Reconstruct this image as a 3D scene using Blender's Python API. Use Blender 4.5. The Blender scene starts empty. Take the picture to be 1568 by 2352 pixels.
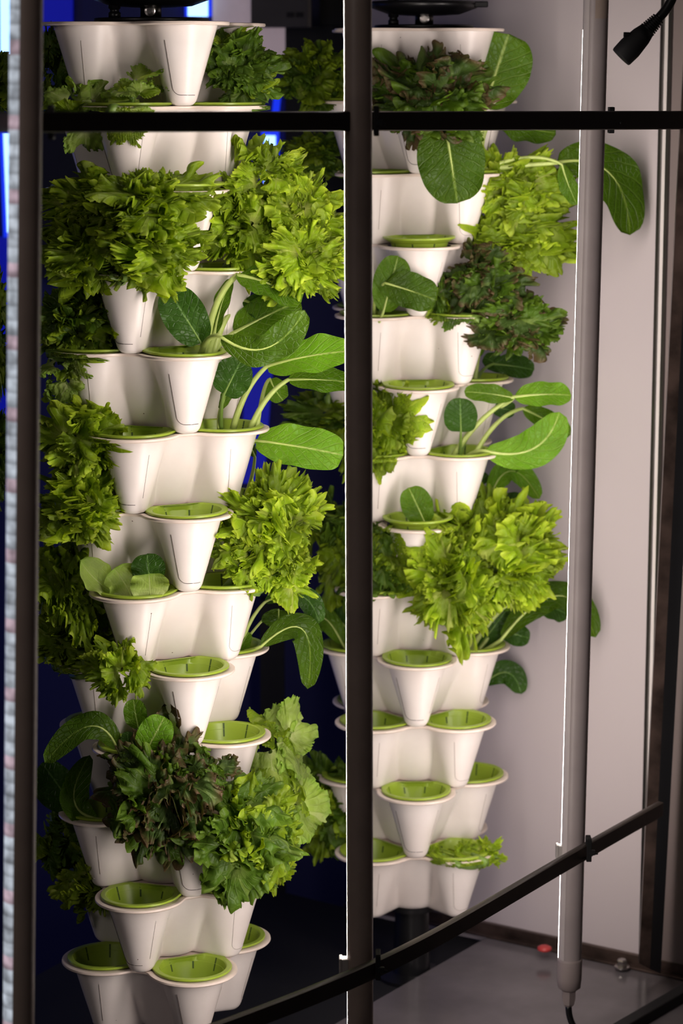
import bpy, bmesh, math, random
import numpy as np
from mathutils import Vector
PI = math.pi
rnd = random.Random(7)
col = bpy.context.scene.collection

# ------------------------------------------------------------------ camera model (used to read sizes and places off the photograph)
FPX, TH, HC = 5530.0, 0.1815, 1.757
CT, ST = math.cos(TH), math.sin(TH)

def ray(u, v):
    a, b = (u - 784) / FPX, -(v - 1176) / FPX
    return np.array([a, CT + b * ST, -ST + b * CT])

def P(u, v, Y):                      # point seen at pixel (u,v), at distance Y in front of the camera
    d = ray(u, v)
    return np.array([0, 0, HC]) + d * (Y / d[1])

def PZ(u, v, z):                     # point seen at pixel (u,v), at height z
    d = ray(u, v)
    return np.array([0, 0, HC]) + d * ((z - HC) / d[2])

def proj(V):
    V = np.asarray(V)
    z = V[..., 2] - HC
    d = V[..., 1] * CT - z * ST
    up = V[..., 1] * ST + z * CT
    return 784 + FPX * V[..., 0] / d, 1176 - FPX * up / d

# ------------------------------------------------------------------ object helpers
def tag(o, label=None, cat=None, group=None, kind=None):
    if label: o['label'] = label
    if cat: o['category'] = cat
    if group: o['group'] = group
    if kind: o['kind'] = kind
    return o

def thing(name, loc, label, cat, group=None):
    o = bpy.data.objects.new(name, None)
    o.empty_display_size = 0.02
    o.location = [float(c) for c in loc]
    col.objects.link(o)
    return tag(o, label, cat, group)

def mk(name, V, F, mat, parent=None, smooth=True, uv=None, mats=None, fmat=None):
    V = np.asarray(V, float)
    loc = np.zeros(3)
    q = parent
    while q is not None:
        loc = loc + np.array(q.location)
        q = q.parent
    origin = np.zeros(3)
    if parent is None:
        origin = np.array([V[:, 0].mean(), V[:, 1].mean(), V[:, 2].min()])
        loc = origin
    me = bpy.data.meshes.new(name)
    me.from_pydata((V - loc).tolist(), [], F.tolist() if isinstance(F, np.ndarray) else F)
    if uv is not None:
        layer = me.uv_layers.new(name='UVMap')
        idx = np.empty(len(me.loops), dtype=np.int32)
        me.loops.foreach_get('vertex_index', idx)
        layer.data.foreach_set('uv', np.asarray(uv, np.float32)[idx].ravel())
    for m in (mats or [mat]): me.materials.append(m)
    if fmat is not None:
        me.polygons.foreach_set('material_index', np.asarray(fmat, np.int32))
    if smooth:
        me.polygons.foreach_set('use_smooth', np.ones(len(me.polygons), dtype=bool))
    me.update()
    o = bpy.data.objects.new(name, me)
    col.objects.link(o)
    o.location = origin.tolist()
    if parent is not None: o.parent = parent
    return o

def grid_faces(nr, nc, wrap=False):
    r = np.arange(nr - 1)[:, None]
    c = np.arange(nc if wrap else nc - 1)[None, :]
    c2 = (c + 1) % nc
    return np.stack([r * nc + c, r * nc + c2, (r + 1) * nc + c2, (r + 1) * nc + c], -1).reshape(-1, 4)

class MB:                            # collects shapes into one mesh
    def __init__(s): s.V = []; s.F = []; s.M = []; s.n = 0
    def add(s, V, F, m=0):
        V = np.asarray(V, float)
        for f in F: s.F.append([int(i) + s.n for i in f]); s.M.append(m)
        s.V.append(V); s.n += len(V)
        return s
    def box(s, c, h, ax=None, m=0):
        ax = np.eye(3) if ax is None else np.array(ax, float)
        pts = [np.array(c) + ax[0] * h[0] * i + ax[1] * h[1] * j + ax[2] * h[2] * k for i in (-1, 1) for j in (-1, 1) for k in (-1, 1)]
        return s.add(pts, [(0, 1, 3, 2), (4, 6, 7, 5), (0, 4, 5, 1), (2, 3, 7, 6), (0, 2, 6, 4), (1, 5, 7, 3)], m)
    def tube(s, pts, rad, n=10, m=0, cap=True, flat=1.0):
        pts = np.array(pts, float); k = len(pts)
        rad = np.broadcast_to(np.asarray(rad, float), (k,))
        T = np.gradient(pts, axis=0); T /= np.linalg.norm(T, axis=1)[:, None] + 1e-12
        ref = np.array([0, 0, 1.0]) if abs(T[0][2]) < .9 else np.array([1.0, 0, 0])
        a = np.cross(T, ref); a /= np.linalg.norm(a, axis=1)[:, None] + 1e-12
        b = np.cross(T, a)
        w = np.linspace(0, 2 * PI, n, endpoint=False)
        V = pts[:, None] + rad[:, None, None] * (np.cos(w)[None, :, None] * a[:, None] + flat * np.sin(w)[None, :, None] * b[:, None])
        F = grid_faces(k, n, True).tolist()
        if cap: F += [list(range(n))[::-1], list(range((k - 1) * n, k * n))]
        return s.add(V.reshape(-1, 3), F, m)
    def lathe(s, c, prof, n=32, axis=None, m=0, cap=(True, True)):
        axis = np.array([0, 0, 1.0]) if axis is None else np.array(axis, float) / np.linalg.norm(axis)
        ref = np.array([1.0, 0, 0]) if abs(axis[0]) < .9 else np.array([0, 1.0, 0])
        a = np.cross(axis, ref); a /= np.linalg.norm(a); b = np.cross(axis, a)
        w = np.linspace(0, 2 * PI, n, endpoint=False)
        V = [np.array(c) + axis * z + r * (math.cos(x) * a + math.sin(x) * b) for r, z in prof for x in w]
        F = grid_faces(len(prof), n, True).tolist()
        if cap[0]: F.append(list(range(n))[::-1])
        if cap[1]: F.append(list(range((len(prof) - 1) * n, len(prof) * n)))
        return s.add(V, F, m)
    def build(s, name, mat, parent=None, smooth=True, mats=None):
        return mk(name, np.concatenate(s.V), s.F, mat, parent, smooth, mats=mats, fmat=s.M if mats else None)

def sharp(o, deg=35):
    bm = bmesh.new(); bm.from_mesh(o.data)
    for e in bm.edges:
        if len(e.link_faces) == 2 and e.calc_face_angle(0) > math.radians(deg): e.smooth = False
    bm.normal_update(); bm.to_mesh(o.data); bm.free()
    return o

def bevel(o, w=.001, seg=2):
    md = o.modifiers.new('bevel', 'BEVEL'); md.width = w; md.segments = seg; md.limit_method = 'ANGLE'
    return o

# ------------------------------------------------------------------ materials
def srgb(r, g, b):
    f = lambda c: (c / 255) / 12.92 if c / 255 <= .04045 else ((c / 255 + .055) / 1.055) ** 2.4
    return (f(r), f(g), f(b), 1)

def base_mat(name):
    m = bpy.data.materials.new(name); m.use_nodes = True
    nt = m.node_tree
    return m, nt, nt.nodes['Principled BSDF']

def N(nt, kind, **kw):
    n = nt.nodes.new(kind)
    for k, v in kw.items(): setattr(n, k, v)
    return n

def simple(name, c, rough=.5, metal=0, spec=.5, var=.12, scale=20, bump=0, bscale=200, emit=None, es=0):
    m, nt, b = base_mat(name)
    tc = N(nt, 'ShaderNodeTexCoord')
    no = N(nt, 'ShaderNodeTexNoise'); no.inputs['Scale'].default_value = scale; no.inputs['Detail'].default_value = 4
    nt.links.new(tc.outputs['Object'], no.inputs['Vector'])
    rp = N(nt, 'ShaderNodeValToRGB')
    rp.color_ramp.elements[0].position = .3; rp.color_ramp.elements[1].position = .7
    rp.color_ramp.elements[0].color = tuple(x * (1 - var) for x in c[:3]) + (1,)
    rp.color_ramp.elements[1].color = tuple(min(1, x * (1 + var)) for x in c[:3]) + (1,)
    nt.links.new(no.outputs['Fac'], rp.inputs['Fac'])
    nt.links.new(rp.outputs['Color'], b.inputs['Base Color'])
    b.inputs['Roughness'].default_value = rough; b.inputs['Metallic'].default_value = metal
    b.inputs['Specular IOR Level'].default_value = spec
    if bump:
        n2 = N(nt, 'ShaderNodeTexNoise'); n2.inputs['Scale'].default_value = bscale
        nt.links.new(tc.outputs['Object'], n2.inputs['Vector'])
        bp = N(nt, 'ShaderNodeBump'); bp.inputs['Strength'].default_value = bump; bp.inputs['Distance'].default_value = .002
        nt.links.new(n2.outputs['Fac'], bp.inputs['Height']); nt.links.new(bp.outputs['Normal'], b.inputs['Normal'])
    if emit:
        b.inputs['Emission Color'].default_value = emit; b.inputs['Emission Strength'].default_value = es
    return m

def pot_mat():
    m, nt, b = base_mat('white_planter_plastic')
    tc = N(nt, 'ShaderNodeTexCoord')
    oi = N(nt, 'ShaderNodeObjectInfo')
    add = N(nt, 'ShaderNodeVectorMath', operation='ADD')
    nt.links.new(tc.outputs['Object'], add.inputs[0]); nt.links.new(oi.outputs['Location'], add.inputs[1])
    vo = N(nt, 'ShaderNodeTexVoronoi'); vo.inputs['Scale'].default_value = 34
    nt.links.new(add.outputs[0], vo.inputs['Vector'])
    no = N(nt, 'ShaderNodeTexNoise'); no.inputs['Scale'].default_value = 9; no.inputs['Detail'].default_value = 5
    nt.links.new(add.outputs[0], no.inputs['Vector'])
    r1 = N(nt, 'ShaderNodeValToRGB')
    r1.color_ramp.elements[0].position = .35; r1.color_ramp.elements[1].position = .65
    r1.color_ramp.elements[0].color = (.80, .725, .685, 1); r1.color_ramp.elements[1].color = (.88, .815, .78, 1)
    nt.links.new(no.outputs['Fac'], r1.inputs['Fac'])
    lt = N(nt, 'ShaderNodeMath', operation='LESS_THAN'); lt.inputs[1].default_value = .034
    nt.links.new(vo.outputs['Distance'], lt.inputs[0])
    g = N(nt, 'ShaderNodeMath', operation='GREATER_THAN'); g.inputs[1].default_value = .52
    nt.links.new(no.outputs['Fac'], g.inputs[0])
    mu = N(nt, 'ShaderNodeMath', operation='MULTIPLY')
    nt.links.new(lt.outputs[0], mu.inputs[0]); nt.links.new(g.outputs[0], mu.inputs[1])
    mx = N(nt, 'ShaderNodeMix', data_type='RGBA')
    nt.links.new(mu.outputs[0], mx.inputs['Factor']); nt.links.new(r1.outputs['Color'], mx.inputs['A'])
    mx.inputs['B'].default_value = (.10, .05, .03, 1)
    nt.links.new(mx.outputs['Result'], b.inputs['Base Color'])
    b.inputs['Roughness'].default_value = .34
    b.inputs['Subsurface Weight'].default_value = .0
    return m

def leaf_mat(name, base, mid, edge, tint, transl=.35, vein=None, rough=.42, bump=.5, bscale=110, veins='fan', var=.35):
    m, nt, b = base_mat(name)
    L = nt.links.new
    uv = N(nt, 'ShaderNodeUVMap'); sep = N(nt, 'ShaderNodeSeparateXYZ'); L(uv.outputs[0], sep.inputs[0])
    tc = N(nt, 'ShaderNodeTexCoord')
    rp = N(nt, 'ShaderNodeValToRGB'); cr = rp.color_ramp
    cr.elements[0].position = .05; cr.elements[0].color = base
    cr.elements[1].position = .45; cr.elements[1].color = mid
    e = cr.elements.new(.82); e.color = mid
    e = cr.elements.new(1.0); e.color = edge
    L(sep.outputs['Y'], rp.inputs['Fac'])
    no = N(nt, 'ShaderNodeTexNoise'); no.inputs['Scale'].default_value = 22; no.inputs['Detail'].default_value = 3
    L(tc.outputs['Object'], no.inputs['Vector'])
    mr = N(nt, 'ShaderNodeMapRange'); mr.inputs['From Min'].default_value = .3; mr.inputs['From Max'].default_value = .7
    mr.inputs['To Min'].default_value = 1 - var; mr.inputs['To Max'].default_value = 1 + var
    L(no.outputs['Fac'], mr.inputs['Value'])
    mul = N(nt, 'ShaderNodeMix', data_type='RGBA', blend_type='MULTIPLY'); mul.inputs['Factor'].default_value = 1
    L(rp.outputs['Color'], mul.inputs['A']); L(mr.outputs[0], mul.inputs['B'])
    # veins
    ab = N(nt, 'ShaderNodeMath', operation='SUBTRACT'); ab.inputs[1].default_value = .5; L(sep.outputs['X'], ab.inputs[0])
    av = N(nt, 'ShaderNodeMath', operation='ABSOLUTE'); L(ab.outputs[0], av.inputs[0])
    if veins == 'fan':
        fr = N(nt, 'ShaderNodeMath', operation='MULTIPLY'); fr.inputs[1].default_value = 15; L(av.outputs[0], fr.inputs[0])
    else:
        k1 = N(nt, 'ShaderNodeMath', operation='MULTIPLY'); k1.inputs[1].default_value = 7.5; L(sep.outputs['Y'], k1.inputs[0])
        p1 = N(nt, 'ShaderNodeMath', operation='POWER'); p1.inputs[1].default_value = .8; L(av.outputs[0], p1.inputs[0])
        k2 = N(nt, 'ShaderNodeMath', operation='MULTIPLY'); k2.inputs[1].default_value = 4.2; L(p1.outputs[0], k2.inputs[0])
        fr = N(nt, 'ShaderNodeMath', operation='SUBTRACT'); L(k1.outputs[0], fr.inputs[0]); L(k2.outputs[0], fr.inputs[1])
    n3 = N(nt, 'ShaderNodeTexNoise'); n3.inputs['Scale'].default_value = 30; L(tc.outputs['Object'], n3.inputs['Vector'])
    wob = N(nt, 'ShaderNodeMath', operation='MULTIPLY_ADD'); wob.inputs[1].default_value = .5; L(n3.outputs['Fac'], wob.inputs[0]); L(fr.outputs[0], wob.inputs[2])
    fc = N(nt, 'ShaderNodeMath', operation='FRACT'); L(wob.outputs[0], fc.inputs[0])
    s5 = N(nt, 'ShaderNodeMath', operation='SUBTRACT'); s5.inputs[1].default_value = .5; L(fc.outputs[0], s5.inputs[0])
    a5 = N(nt, 'ShaderNodeMath', operation='ABSOLUTE'); L(s5.outputs[0], a5.inputs[0])
    vl = N(nt, 'ShaderNodeMapRange'); vl.inputs['From Min'].default_value = 0; vl.inputs['From Max'].default_value = .11
    vl.inputs['To Min'].default_value = 1; vl.inputs['To Max'].default_value = 0; L(a5.outputs[0], vl.inputs['Value'])
    mid_l = N(nt, 'ShaderNodeMapRange'); mid_l.inputs['From Min'].default_value = .012; mid_l.inputs['From Max'].default_value = .035 if veins != 'fan' else .02
    mid_l.inputs['To Min'].default_value = 1; mid_l.inputs['To Max'].default_value = 0; L(av.outputs[0], mid_l.inputs['Value'])
    # tiny net between the veins
    vo = N(nt, 'ShaderNodeTexVoronoi', feature='DISTANCE_TO_EDGE'); vo.inputs['Scale'].default_value = 120 if veins != 'fan' else 70
    L(tc.outputs['Object'], vo.inputs['Vector'])
    nl = N(nt, 'ShaderNodeMapRange'); nl.inputs['From Max'].default_value = .12; nl.inputs['To Min'].default_value = .45; nl.inputs['To Max'].default_value = 0
    L(vo.outputs['Distance'], nl.inputs['Value'])
    mxv = N(nt, 'ShaderNodeMath', operation='MAXIMUM'); L(vl.outputs[0], mxv.inputs[0]); L(nl.outputs[0], mxv.inputs[1])
    sc = N(nt, 'ShaderNodeMath', operation='MULTIPLY'); sc.inputs[1].default_value = .24 if veins != 'fan' else .25; L(mxv.outputs[0], sc.inputs[0])
    mxx = N(nt, 'ShaderNodeMath', operation='MAXIMUM'); L(sc.outputs[0], mxx.inputs[0])
    mm = N(nt, 'ShaderNodeMath', operation='MULTIPLY'); mm.inputs[1].default_value = .85 if veins != 'fan' else .5; L(mid_l.outputs[0], mm.inputs[0])
    L(mm.outputs[0], mxx.inputs[1])
    cm = N(nt, 'ShaderNodeMix', data_type='RGBA'); L(mxx.outputs[0], cm.inputs['Factor']); L(mul.outputs['Result'], cm.inputs['A'])
    cm.inputs['B'].default_value = vein or base
    L(cm.outputs['Result'], b.inputs['Base Color'])
    b.inputs['Roughness'].default_value = rough; b.inputs['Specular IOR Level'].default_value = .22
    nb = N(nt, 'ShaderNodeTexNoise'); nb.inputs['Scale'].default_value = bscale; nb.inputs['Detail'].default_value = 2; L(tc.outputs['Object'], nb.inputs['Vector'])
    sm = N(nt, 'ShaderNodeMath', operation='MULTIPLY_ADD'); sm.inputs[1].default_value = -.6; L(mxv.outputs[0], sm.inputs[0]); L(nb.outputs['Fac'], sm.inputs[2])
    bp = N(nt, 'ShaderNodeBump'); bp.inputs['Strength'].default_value = bump; bp.inputs['Distance'].default_value = .003
    L(sm.outputs[0], bp.inputs['Height']); L(bp.outputs['Normal'], b.inputs['Normal'])
    tr = N(nt, 'ShaderNodeBsdfTranslucent')
    tm = N(nt, 'ShaderNodeMix', data_type='RGBA', blend_type='MULTIPLY'); tm.inputs['Factor'].default_value = 1
    L(cm.outputs['Result'], tm.inputs['A']); tm.inputs['B'].default_value = tint
    L(tm.outputs['Result'], tr.inputs['Color']); L(bp.outputs['Normal'], tr.inputs['Normal'])
    ms = N(nt, 'ShaderNodeMixShader'); ms.inputs[0].default_value = transl
    L(b.outputs[0], ms.inputs[1]); L(tr.outputs[0], ms.inputs[2])
    L(ms.outputs[0], nt.nodes['Material Output'].inputs['Surface'])
    return m

TINT = (1.6, 1.6, .3, 1)
M = {}
M['pot'] = pot_mat()
M['rim'] = simple('stained_pinkish_rim_plastic', (.80, .68, .60, 1), .38, var=.10, scale=26)
M['seam'] = simple('moulding_line', (.45, .40, .36, 1), .5)
M['seam_dark'] = simple('dark_moulding_line', (.10, .08, .07, 1), .6)  # darker line colour for every second lobe
M['cup'] = simple('lime_plastic', (.30, .425, .035, 1), .36, var=.08)
M['cupslit'] = simple('dark_green_slit', (.045, .09, .008, 1), .6)
M['cupdark'] = simple('shaded_lime_plastic', (.16, .26, .015, 1), .4, var=.1)
M['black'] = simple('black_plastic', (.006, .006, .007, 1), .35)
M['blackmat'] = simple('matt_black', (.004, .004, .005, 1), .7)
M['bar'] = simple('dark_flat_bar', (.018, .012, .011, 1), .6, var=.2, scale=8)
M['lowbar'] = simple('dark_steel_bar', (.055, .043, .037, 1), .45, metal=.2, var=.25, scale=8)
M['tube_dark'] = simple('dark_lamp_housing', (.42, .33, .28, 1), .45, var=.1)
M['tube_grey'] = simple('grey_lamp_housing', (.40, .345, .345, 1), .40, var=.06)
M['tube_grey2'] = simple('lit_side_lamp_housing', (.58, .52, .51, 1), .5, var=.06)  # paler copy of the housing grey, the lit side put into the colour
M['cap'] = simple('pale_end_cap', (.36, .30, .29, 1), .5, var=.05)
M['lamp'] = simple('lit_lamp_diffuser', (.8, .8, .8, 1), .5, emit=(1, .885, .82, 1), es=40)
M['lamp2'] = simple('lit_lamp_diffuser_right', (.8, .8, .8, 1), .5, emit=(1, .885, .83, 1), es=25)
M['chrome'] = simple('worn_steel', (.5, .47, .45, 1), .25, metal=1, var=.15)
M['gun'] = simple('dark_steel', (.10, .095, .09, 1), .3, metal=1)
M['clear'] = simple('clear_plastic_clip', (.45, .42, .40, 1), .2)
FR = dict(transl=.34)
M['frilly'] = leaf_mat('frilly_lettuce_leaf', (.48, .52, .14, 1), (.22, .345, .010, 1), (.40, .52, .03, 1), TINT, **FR)
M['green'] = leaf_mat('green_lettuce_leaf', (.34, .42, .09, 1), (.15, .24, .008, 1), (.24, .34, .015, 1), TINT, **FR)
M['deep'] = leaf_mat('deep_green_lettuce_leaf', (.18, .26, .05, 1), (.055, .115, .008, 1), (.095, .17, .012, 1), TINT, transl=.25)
M['red'] = leaf_mat('red_edged_lettuce_leaf', (.16, .24, .06, 1), (.045, .085, .016, 1), (.10, .055, .030, 1), (1.4, 1.3, .6, 1), transl=.22)
M['pale'] = leaf_mat('pale_lettuce_leaf', (.55, .62, .27, 1), (.28, .40, .07, 1), (.24, .40, .05, 1), TINT, **FR)
M['choi'] = leaf_mat('spoon_leaf', (.095, .20, .007, 1), (.075, .170, .006, 1), (.095, .20, .007, 1), TINT, transl=.32, vein=(.36, .50, .14, 1), rough=.36, veins='pin', var=.18, bscale=45, bump=.7)
M['choib'] = leaf_mat('bright_spoon_leaf', (.17, .37, .018, 1), (.14, .33, .014, 1), (.17, .37, .018, 1), TINT, transl=.4, vein=(.46, .60, .18, 1), rough=.36, veins='pin', var=.18, bscale=45, bump=.7)
M['choid'] = leaf_mat('dark_spoon_leaf', (.036, .10, .009, 1), (.030, .085, .008, 1), (.04, .105, .01, 1), TINT, transl=.2, vein=(.12, .24, .06, 1), rough=.36, veins='pin', var=.18, bscale=45, bump=.7)
M['choio'] = leaf_mat('shaded_olive_spoon_leaf', (.055, .115, .004, 1), (.043, .098, .004, 1), (.055, .115, .004, 1), TINT, transl=.25, vein=(.16, .25, .04, 1), rough=.36, veins='pin', var=.18, bscale=45, bump=.7)  # darker olive copy, shadow on camera-facing blades put into the colour
M['stalk'] = simple('pale_green_stalk', (.42, .52, .14, 1), .4, var=.12, scale=60)
M['stalkd'] = simple('green_stalk', (.15, .25, .04, 1), .45, var=.12, scale=60)
M['dry'] = simple('dry_orange_scrap', (.42, .20, .05, 1), .8, var=.3, scale=90)

# ------------------------------------------------------------------ the planters
SP, RL, Z1 = .1187, .1023, .40                 # tier spacing, lobe circle, lowest rim height
TOW = {'left': (np.array([-.2734, 3.60]), .455, 1), 'right': (np.array([.1271, 4.146]), .030, 0)}
ORD = ['', 'lowest', 'second', 'third', 'fourth', 'fifth', 'sixth', 'seventh', 'eighth', 'ninth', 'tenth', 'eleventh', 'twelfth', 'topmost']

def tier_angle(tw, t):
    c, a, par = TOW[tw]
    if tw == 'left': return a if t % 2 else a - PI / 4
    return a - PI / 4 if t % 2 else a

NPHI = 240
PHI = np.linspace(0, 2 * PI, NPHI, endpoint=False)      # measured from lobe 0, lobes every 90 degrees

def outline(core, rl, k, RR=RL):
    rs = np.linspace(.22, .01, 900)
    ph = np.minimum((PHI + PI / 4) % (PI / 2) - PI / 4, 99)
    X = rs[None, :] * np.cos(ph)[:, None]; Y = rs[None, :] * np.sin(ph)[:, None]
    d0 = np.broadcast_to(rs[None, :] - core, X.shape)
    d1 = np.hypot(X - RR, Y) - rl
    d2 = np.minimum(np.hypot(X, Y - RR), np.hypot(X, Y + RR)) - rl
    def smin(a, b):
        h = np.clip(.5 + .5 * (b - a) / k, 0, 1)
        return b * (1 - h) + a * h - k * h * (1 - h)
    d = smin(smin(d0, d1), d2)
    i = np.argmax(d <= 0, axis=1)
    i0 = np.maximum(i - 1, 0)
    rr = np.arange(NPHI)
    da, db = d[rr, i0], d[rr, i]
    f = np.clip(da / (da - db + 1e-12), 0, 1)
    return rs[i0] + (rs[i] - rs[i0]) * f

TL = np.array([0, .012, .03, .055, .09, .15, .22, .3, .4, .5, .6, .7, .8, .88, .95, 1.0])
def body_params(t):
    rl = .0185 + .0335 * t; core = .047 + .050 * t
    if t < .09:
        k = math.sqrt(max(0, 1 - (1 - t / .09) ** 2)); rl -= .007 * (1 - k); core -= .006 * (1 - k)
    return core, rl
BODY = np.array([outline(*body_params(t), .014) for t in TL])
RIM = outline(.109, .069, .008)
RIM2 = outline(.107, .067, .008)
RIM3 = outline(.102, .062, .008)
RIM4 = outline(.100, .060, .008)

def contour(core, rl, k, RR=RL):
    """the same outline as points spaced evenly along the edge"""
    ph = np.linspace(0, PI / 4, 1200)
    rs = np.linspace(.20, .02, 1600)
    X = rs[None, :] * np.cos(ph)[:, None]; Y = rs[None, :] * np.sin(ph)[:, None]
    def smin(a, b):
        h = np.clip(.5 + .5 * (b - a) / k, 0, 1)
        return b * (1 - h) + a * h - k * h * (1 - h)
    d = smin(smin(np.broadcast_to(rs[None, :] - core, X.shape), np.hypot(X - RR, Y) - rl), np.hypot(X, Y - RR) - rl)
    i = np.argmax(d <= 0, axis=1); i0 = np.maximum(i - 1, 0); q = np.arange(len(ph))
    f = np.clip(d[q, i0] / (d[q, i0] - d[q, i] + 1e-12), 0, 1)
    r = rs[i0] + (rs[i] - rs[i0]) * f
    px, py = r * np.cos(ph), r * np.sin(ph)
    L = np.concatenate([[0], np.cumsum(np.hypot(np.diff(px), np.diff(py)))])
    u = np.linspace(0, L[-1], 31)
    hx, hy = np.interp(u, L, px), np.interp(u, L, py)          # lobe tip to the notch
    full = []
    for j in range(4):
        c_, s_ = math.cos(j * PI / 2), math.sin(j * PI / 2)
        c2, s2 = math.cos((j + 1) * PI / 2), math.sin((j + 1) * PI / 2)
        for n_ in range(30): full.append((hx[n_] * c_ - hy[n_] * s_, hx[n_] * s_ + hy[n_] * c_))
        for n_ in range(30, 0, -1): full.append((hx[n_] * c2 + hy[n_] * s2, hx[n_] * s2 - hy[n_] * c2))
    full = np.array(full)
    return full
def cring(c, z): return np.stack([c[:, 1], -c[:, 0], np.full(len(c), z)], -1)
CB = [contour(*body_params(t), .014) for t in TL]

def ring(r, z): return np.stack([r * np.sin(PHI), -r * np.cos(PHI), np.full(NPHI, z)], -1)
# body mesh (local: rim plane at z=0, lobe 0 toward -Y)
def make_body():
    mb = MB()
    V = np.concatenate([cring(CB[i], -SP + .0012 + TL[i] * (SP - .004)) for i in range(len(TL))])
    F = grid_faces(len(TL), NPHI, True).tolist() + [list(range(NPHI))[::-1]]
    mb.add(V, F, 0)
    for L in range(4):                           # the moulded panel line on every lobe
        la = L * PI / 2
        def S(t, psi):
            rl = .0185 + .0335 * t + .0002
            x = RL + rl * math.cos(psi); y = rl * math.sin(psi)
            return [x * math.sin(la) + y * math.cos(la), -x * math.cos(la) + y * math.sin(la), -SP + .0012 + t * (SP - .004)]
        pts = [S(t, -.95) for t in np.linspace(.80, .22, 10)] + [S(.13 + .09 * (1 - math.sin(w)), -.95 + .5 * (1 - math.cos(w))) for w in np.linspace(.2, PI / 2, 6)] + [S(.13, p) for p in np.linspace(-.3, .5, 6)]
        mb.add(*tube_raw(pts, .00045), 1 if L % 2 else 2)
        mb.add(*tube_raw([S(t, .95) for t in np.linspace(.80, .22, 10)], .0004), 1)
    return mb

def tube_raw(pts, r, n=5):
    q = MB().tube(pts, r, n); return q.V[0], q.F

BM_ = make_body()
def make_rim():
    mb = MB()
    rc = lambda o: contour(.109 - o, .069 - o, .008)
    rings = [(CB[-1] * 1.003, -.0042), (rc(.0015), -.0042), (rc(0), -.0025), (rc(.0004), .0002), (rc(.002), .0008), (rc(.007), .0008), (rc(.0095), 0.0)]
    V = np.concatenate([cring(r, z) for r, z in rings])
    mb.add(V, grid_faces(len(rings), NPHI, True).tolist())
    # top plate with the four cup holes
    bm = bmesh.new()
    vs = [bm.verts.new(p) for p in cring(rc(.0095), 0.0)]
    ed = [bm.edges.new((vs[i], vs[(i + 1) % NPHI])) for i in range(NPHI)]
    for L in range(4):
        a = L * PI / 2
        hv = [bm.verts.new((RL * math.sin(a) + .0535 * math.cos(w), -RL * math.cos(a) + .0535 * math.sin(w), 0)) for w in np.linspace(0, 2 * PI, 40, endpoint=False)]
        ed += [bm.edges.new((hv[i], hv[(i + 1) % 40])) for i in range(40)]
    bmesh.ops.triangle_fill(bm, use_beauty=True, use_dissolve=False, edges=ed)
    bm.verts.index_update()
    mb.add([v.co[:] for v in bm.verts], [[v.index for v in f.verts] for f in bm.faces])
    bm.free()
    return mb
RM_ = make_rim()

def rotz(V, a):
    V = np.asarray(V, float); c, s = math.cos(a), math.sin(a)
    W = V.copy(); W[:, 0] = V[:, 0] * c - V[:, 1] * s; W[:, 1] = V[:, 0] * s + V[:, 1] * c
    return W

proto_body = proto_rim = None
def planter(tw, t, first):
    global proto_body, proto_rim
    c = TOW[tw][0]
    z = Z1 + (t - 1) * SP
    where = {1: 'lowest pot of', 13: 'topmost pot of'}.get(t, ORD[t] + ' pot up from the bottom of')
    o = thing('stacking_planter', (c[0], c[1], z), f'white four-lobed plastic planter, {where} the {tw} tower', 'planter', f'white planters stacked in the {tw} tower')
    o.rotation_euler = (0, 0, tier_angle(tw, t))
    if proto_body is None:
        o.rotation_euler = (0, 0, 0)
        b = mk('body', np.concatenate(BM_.V) + np.array(o.location), BM_.F, None, o, True, mats=[M['pot'], M['seam'], M['seam_dark']], fmat=BM_.M)
        r = mk('rim', np.concatenate(RM_.V) + np.array(o.location), RM_.F, M['rim'], o, True); sharp(r, 30)
        proto_body, proto_rim = b, r
        o.rotation_euler = (0, 0, tier_angle(tw, t))
    else:
        for p in (proto_body, proto_rim):
            q = p.copy(); col.objects.link(q); q.parent = o
    return o

for tw in ('left', 'right'):
    for t in range(1, 14): planter(tw, t, False)

def lobe(tw, t, i):                              # centre of lobe i (0 front-most, 1 right, -1 left, 2 back) on the rim plane
    c = TOW[tw][0]; a = tier_angle(tw, t) + i * PI / 2
    return np.array([c[0] + RL * math.sin(a), c[1] - RL * math.cos(a), Z1 + (t - 1) * SP]), a

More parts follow.
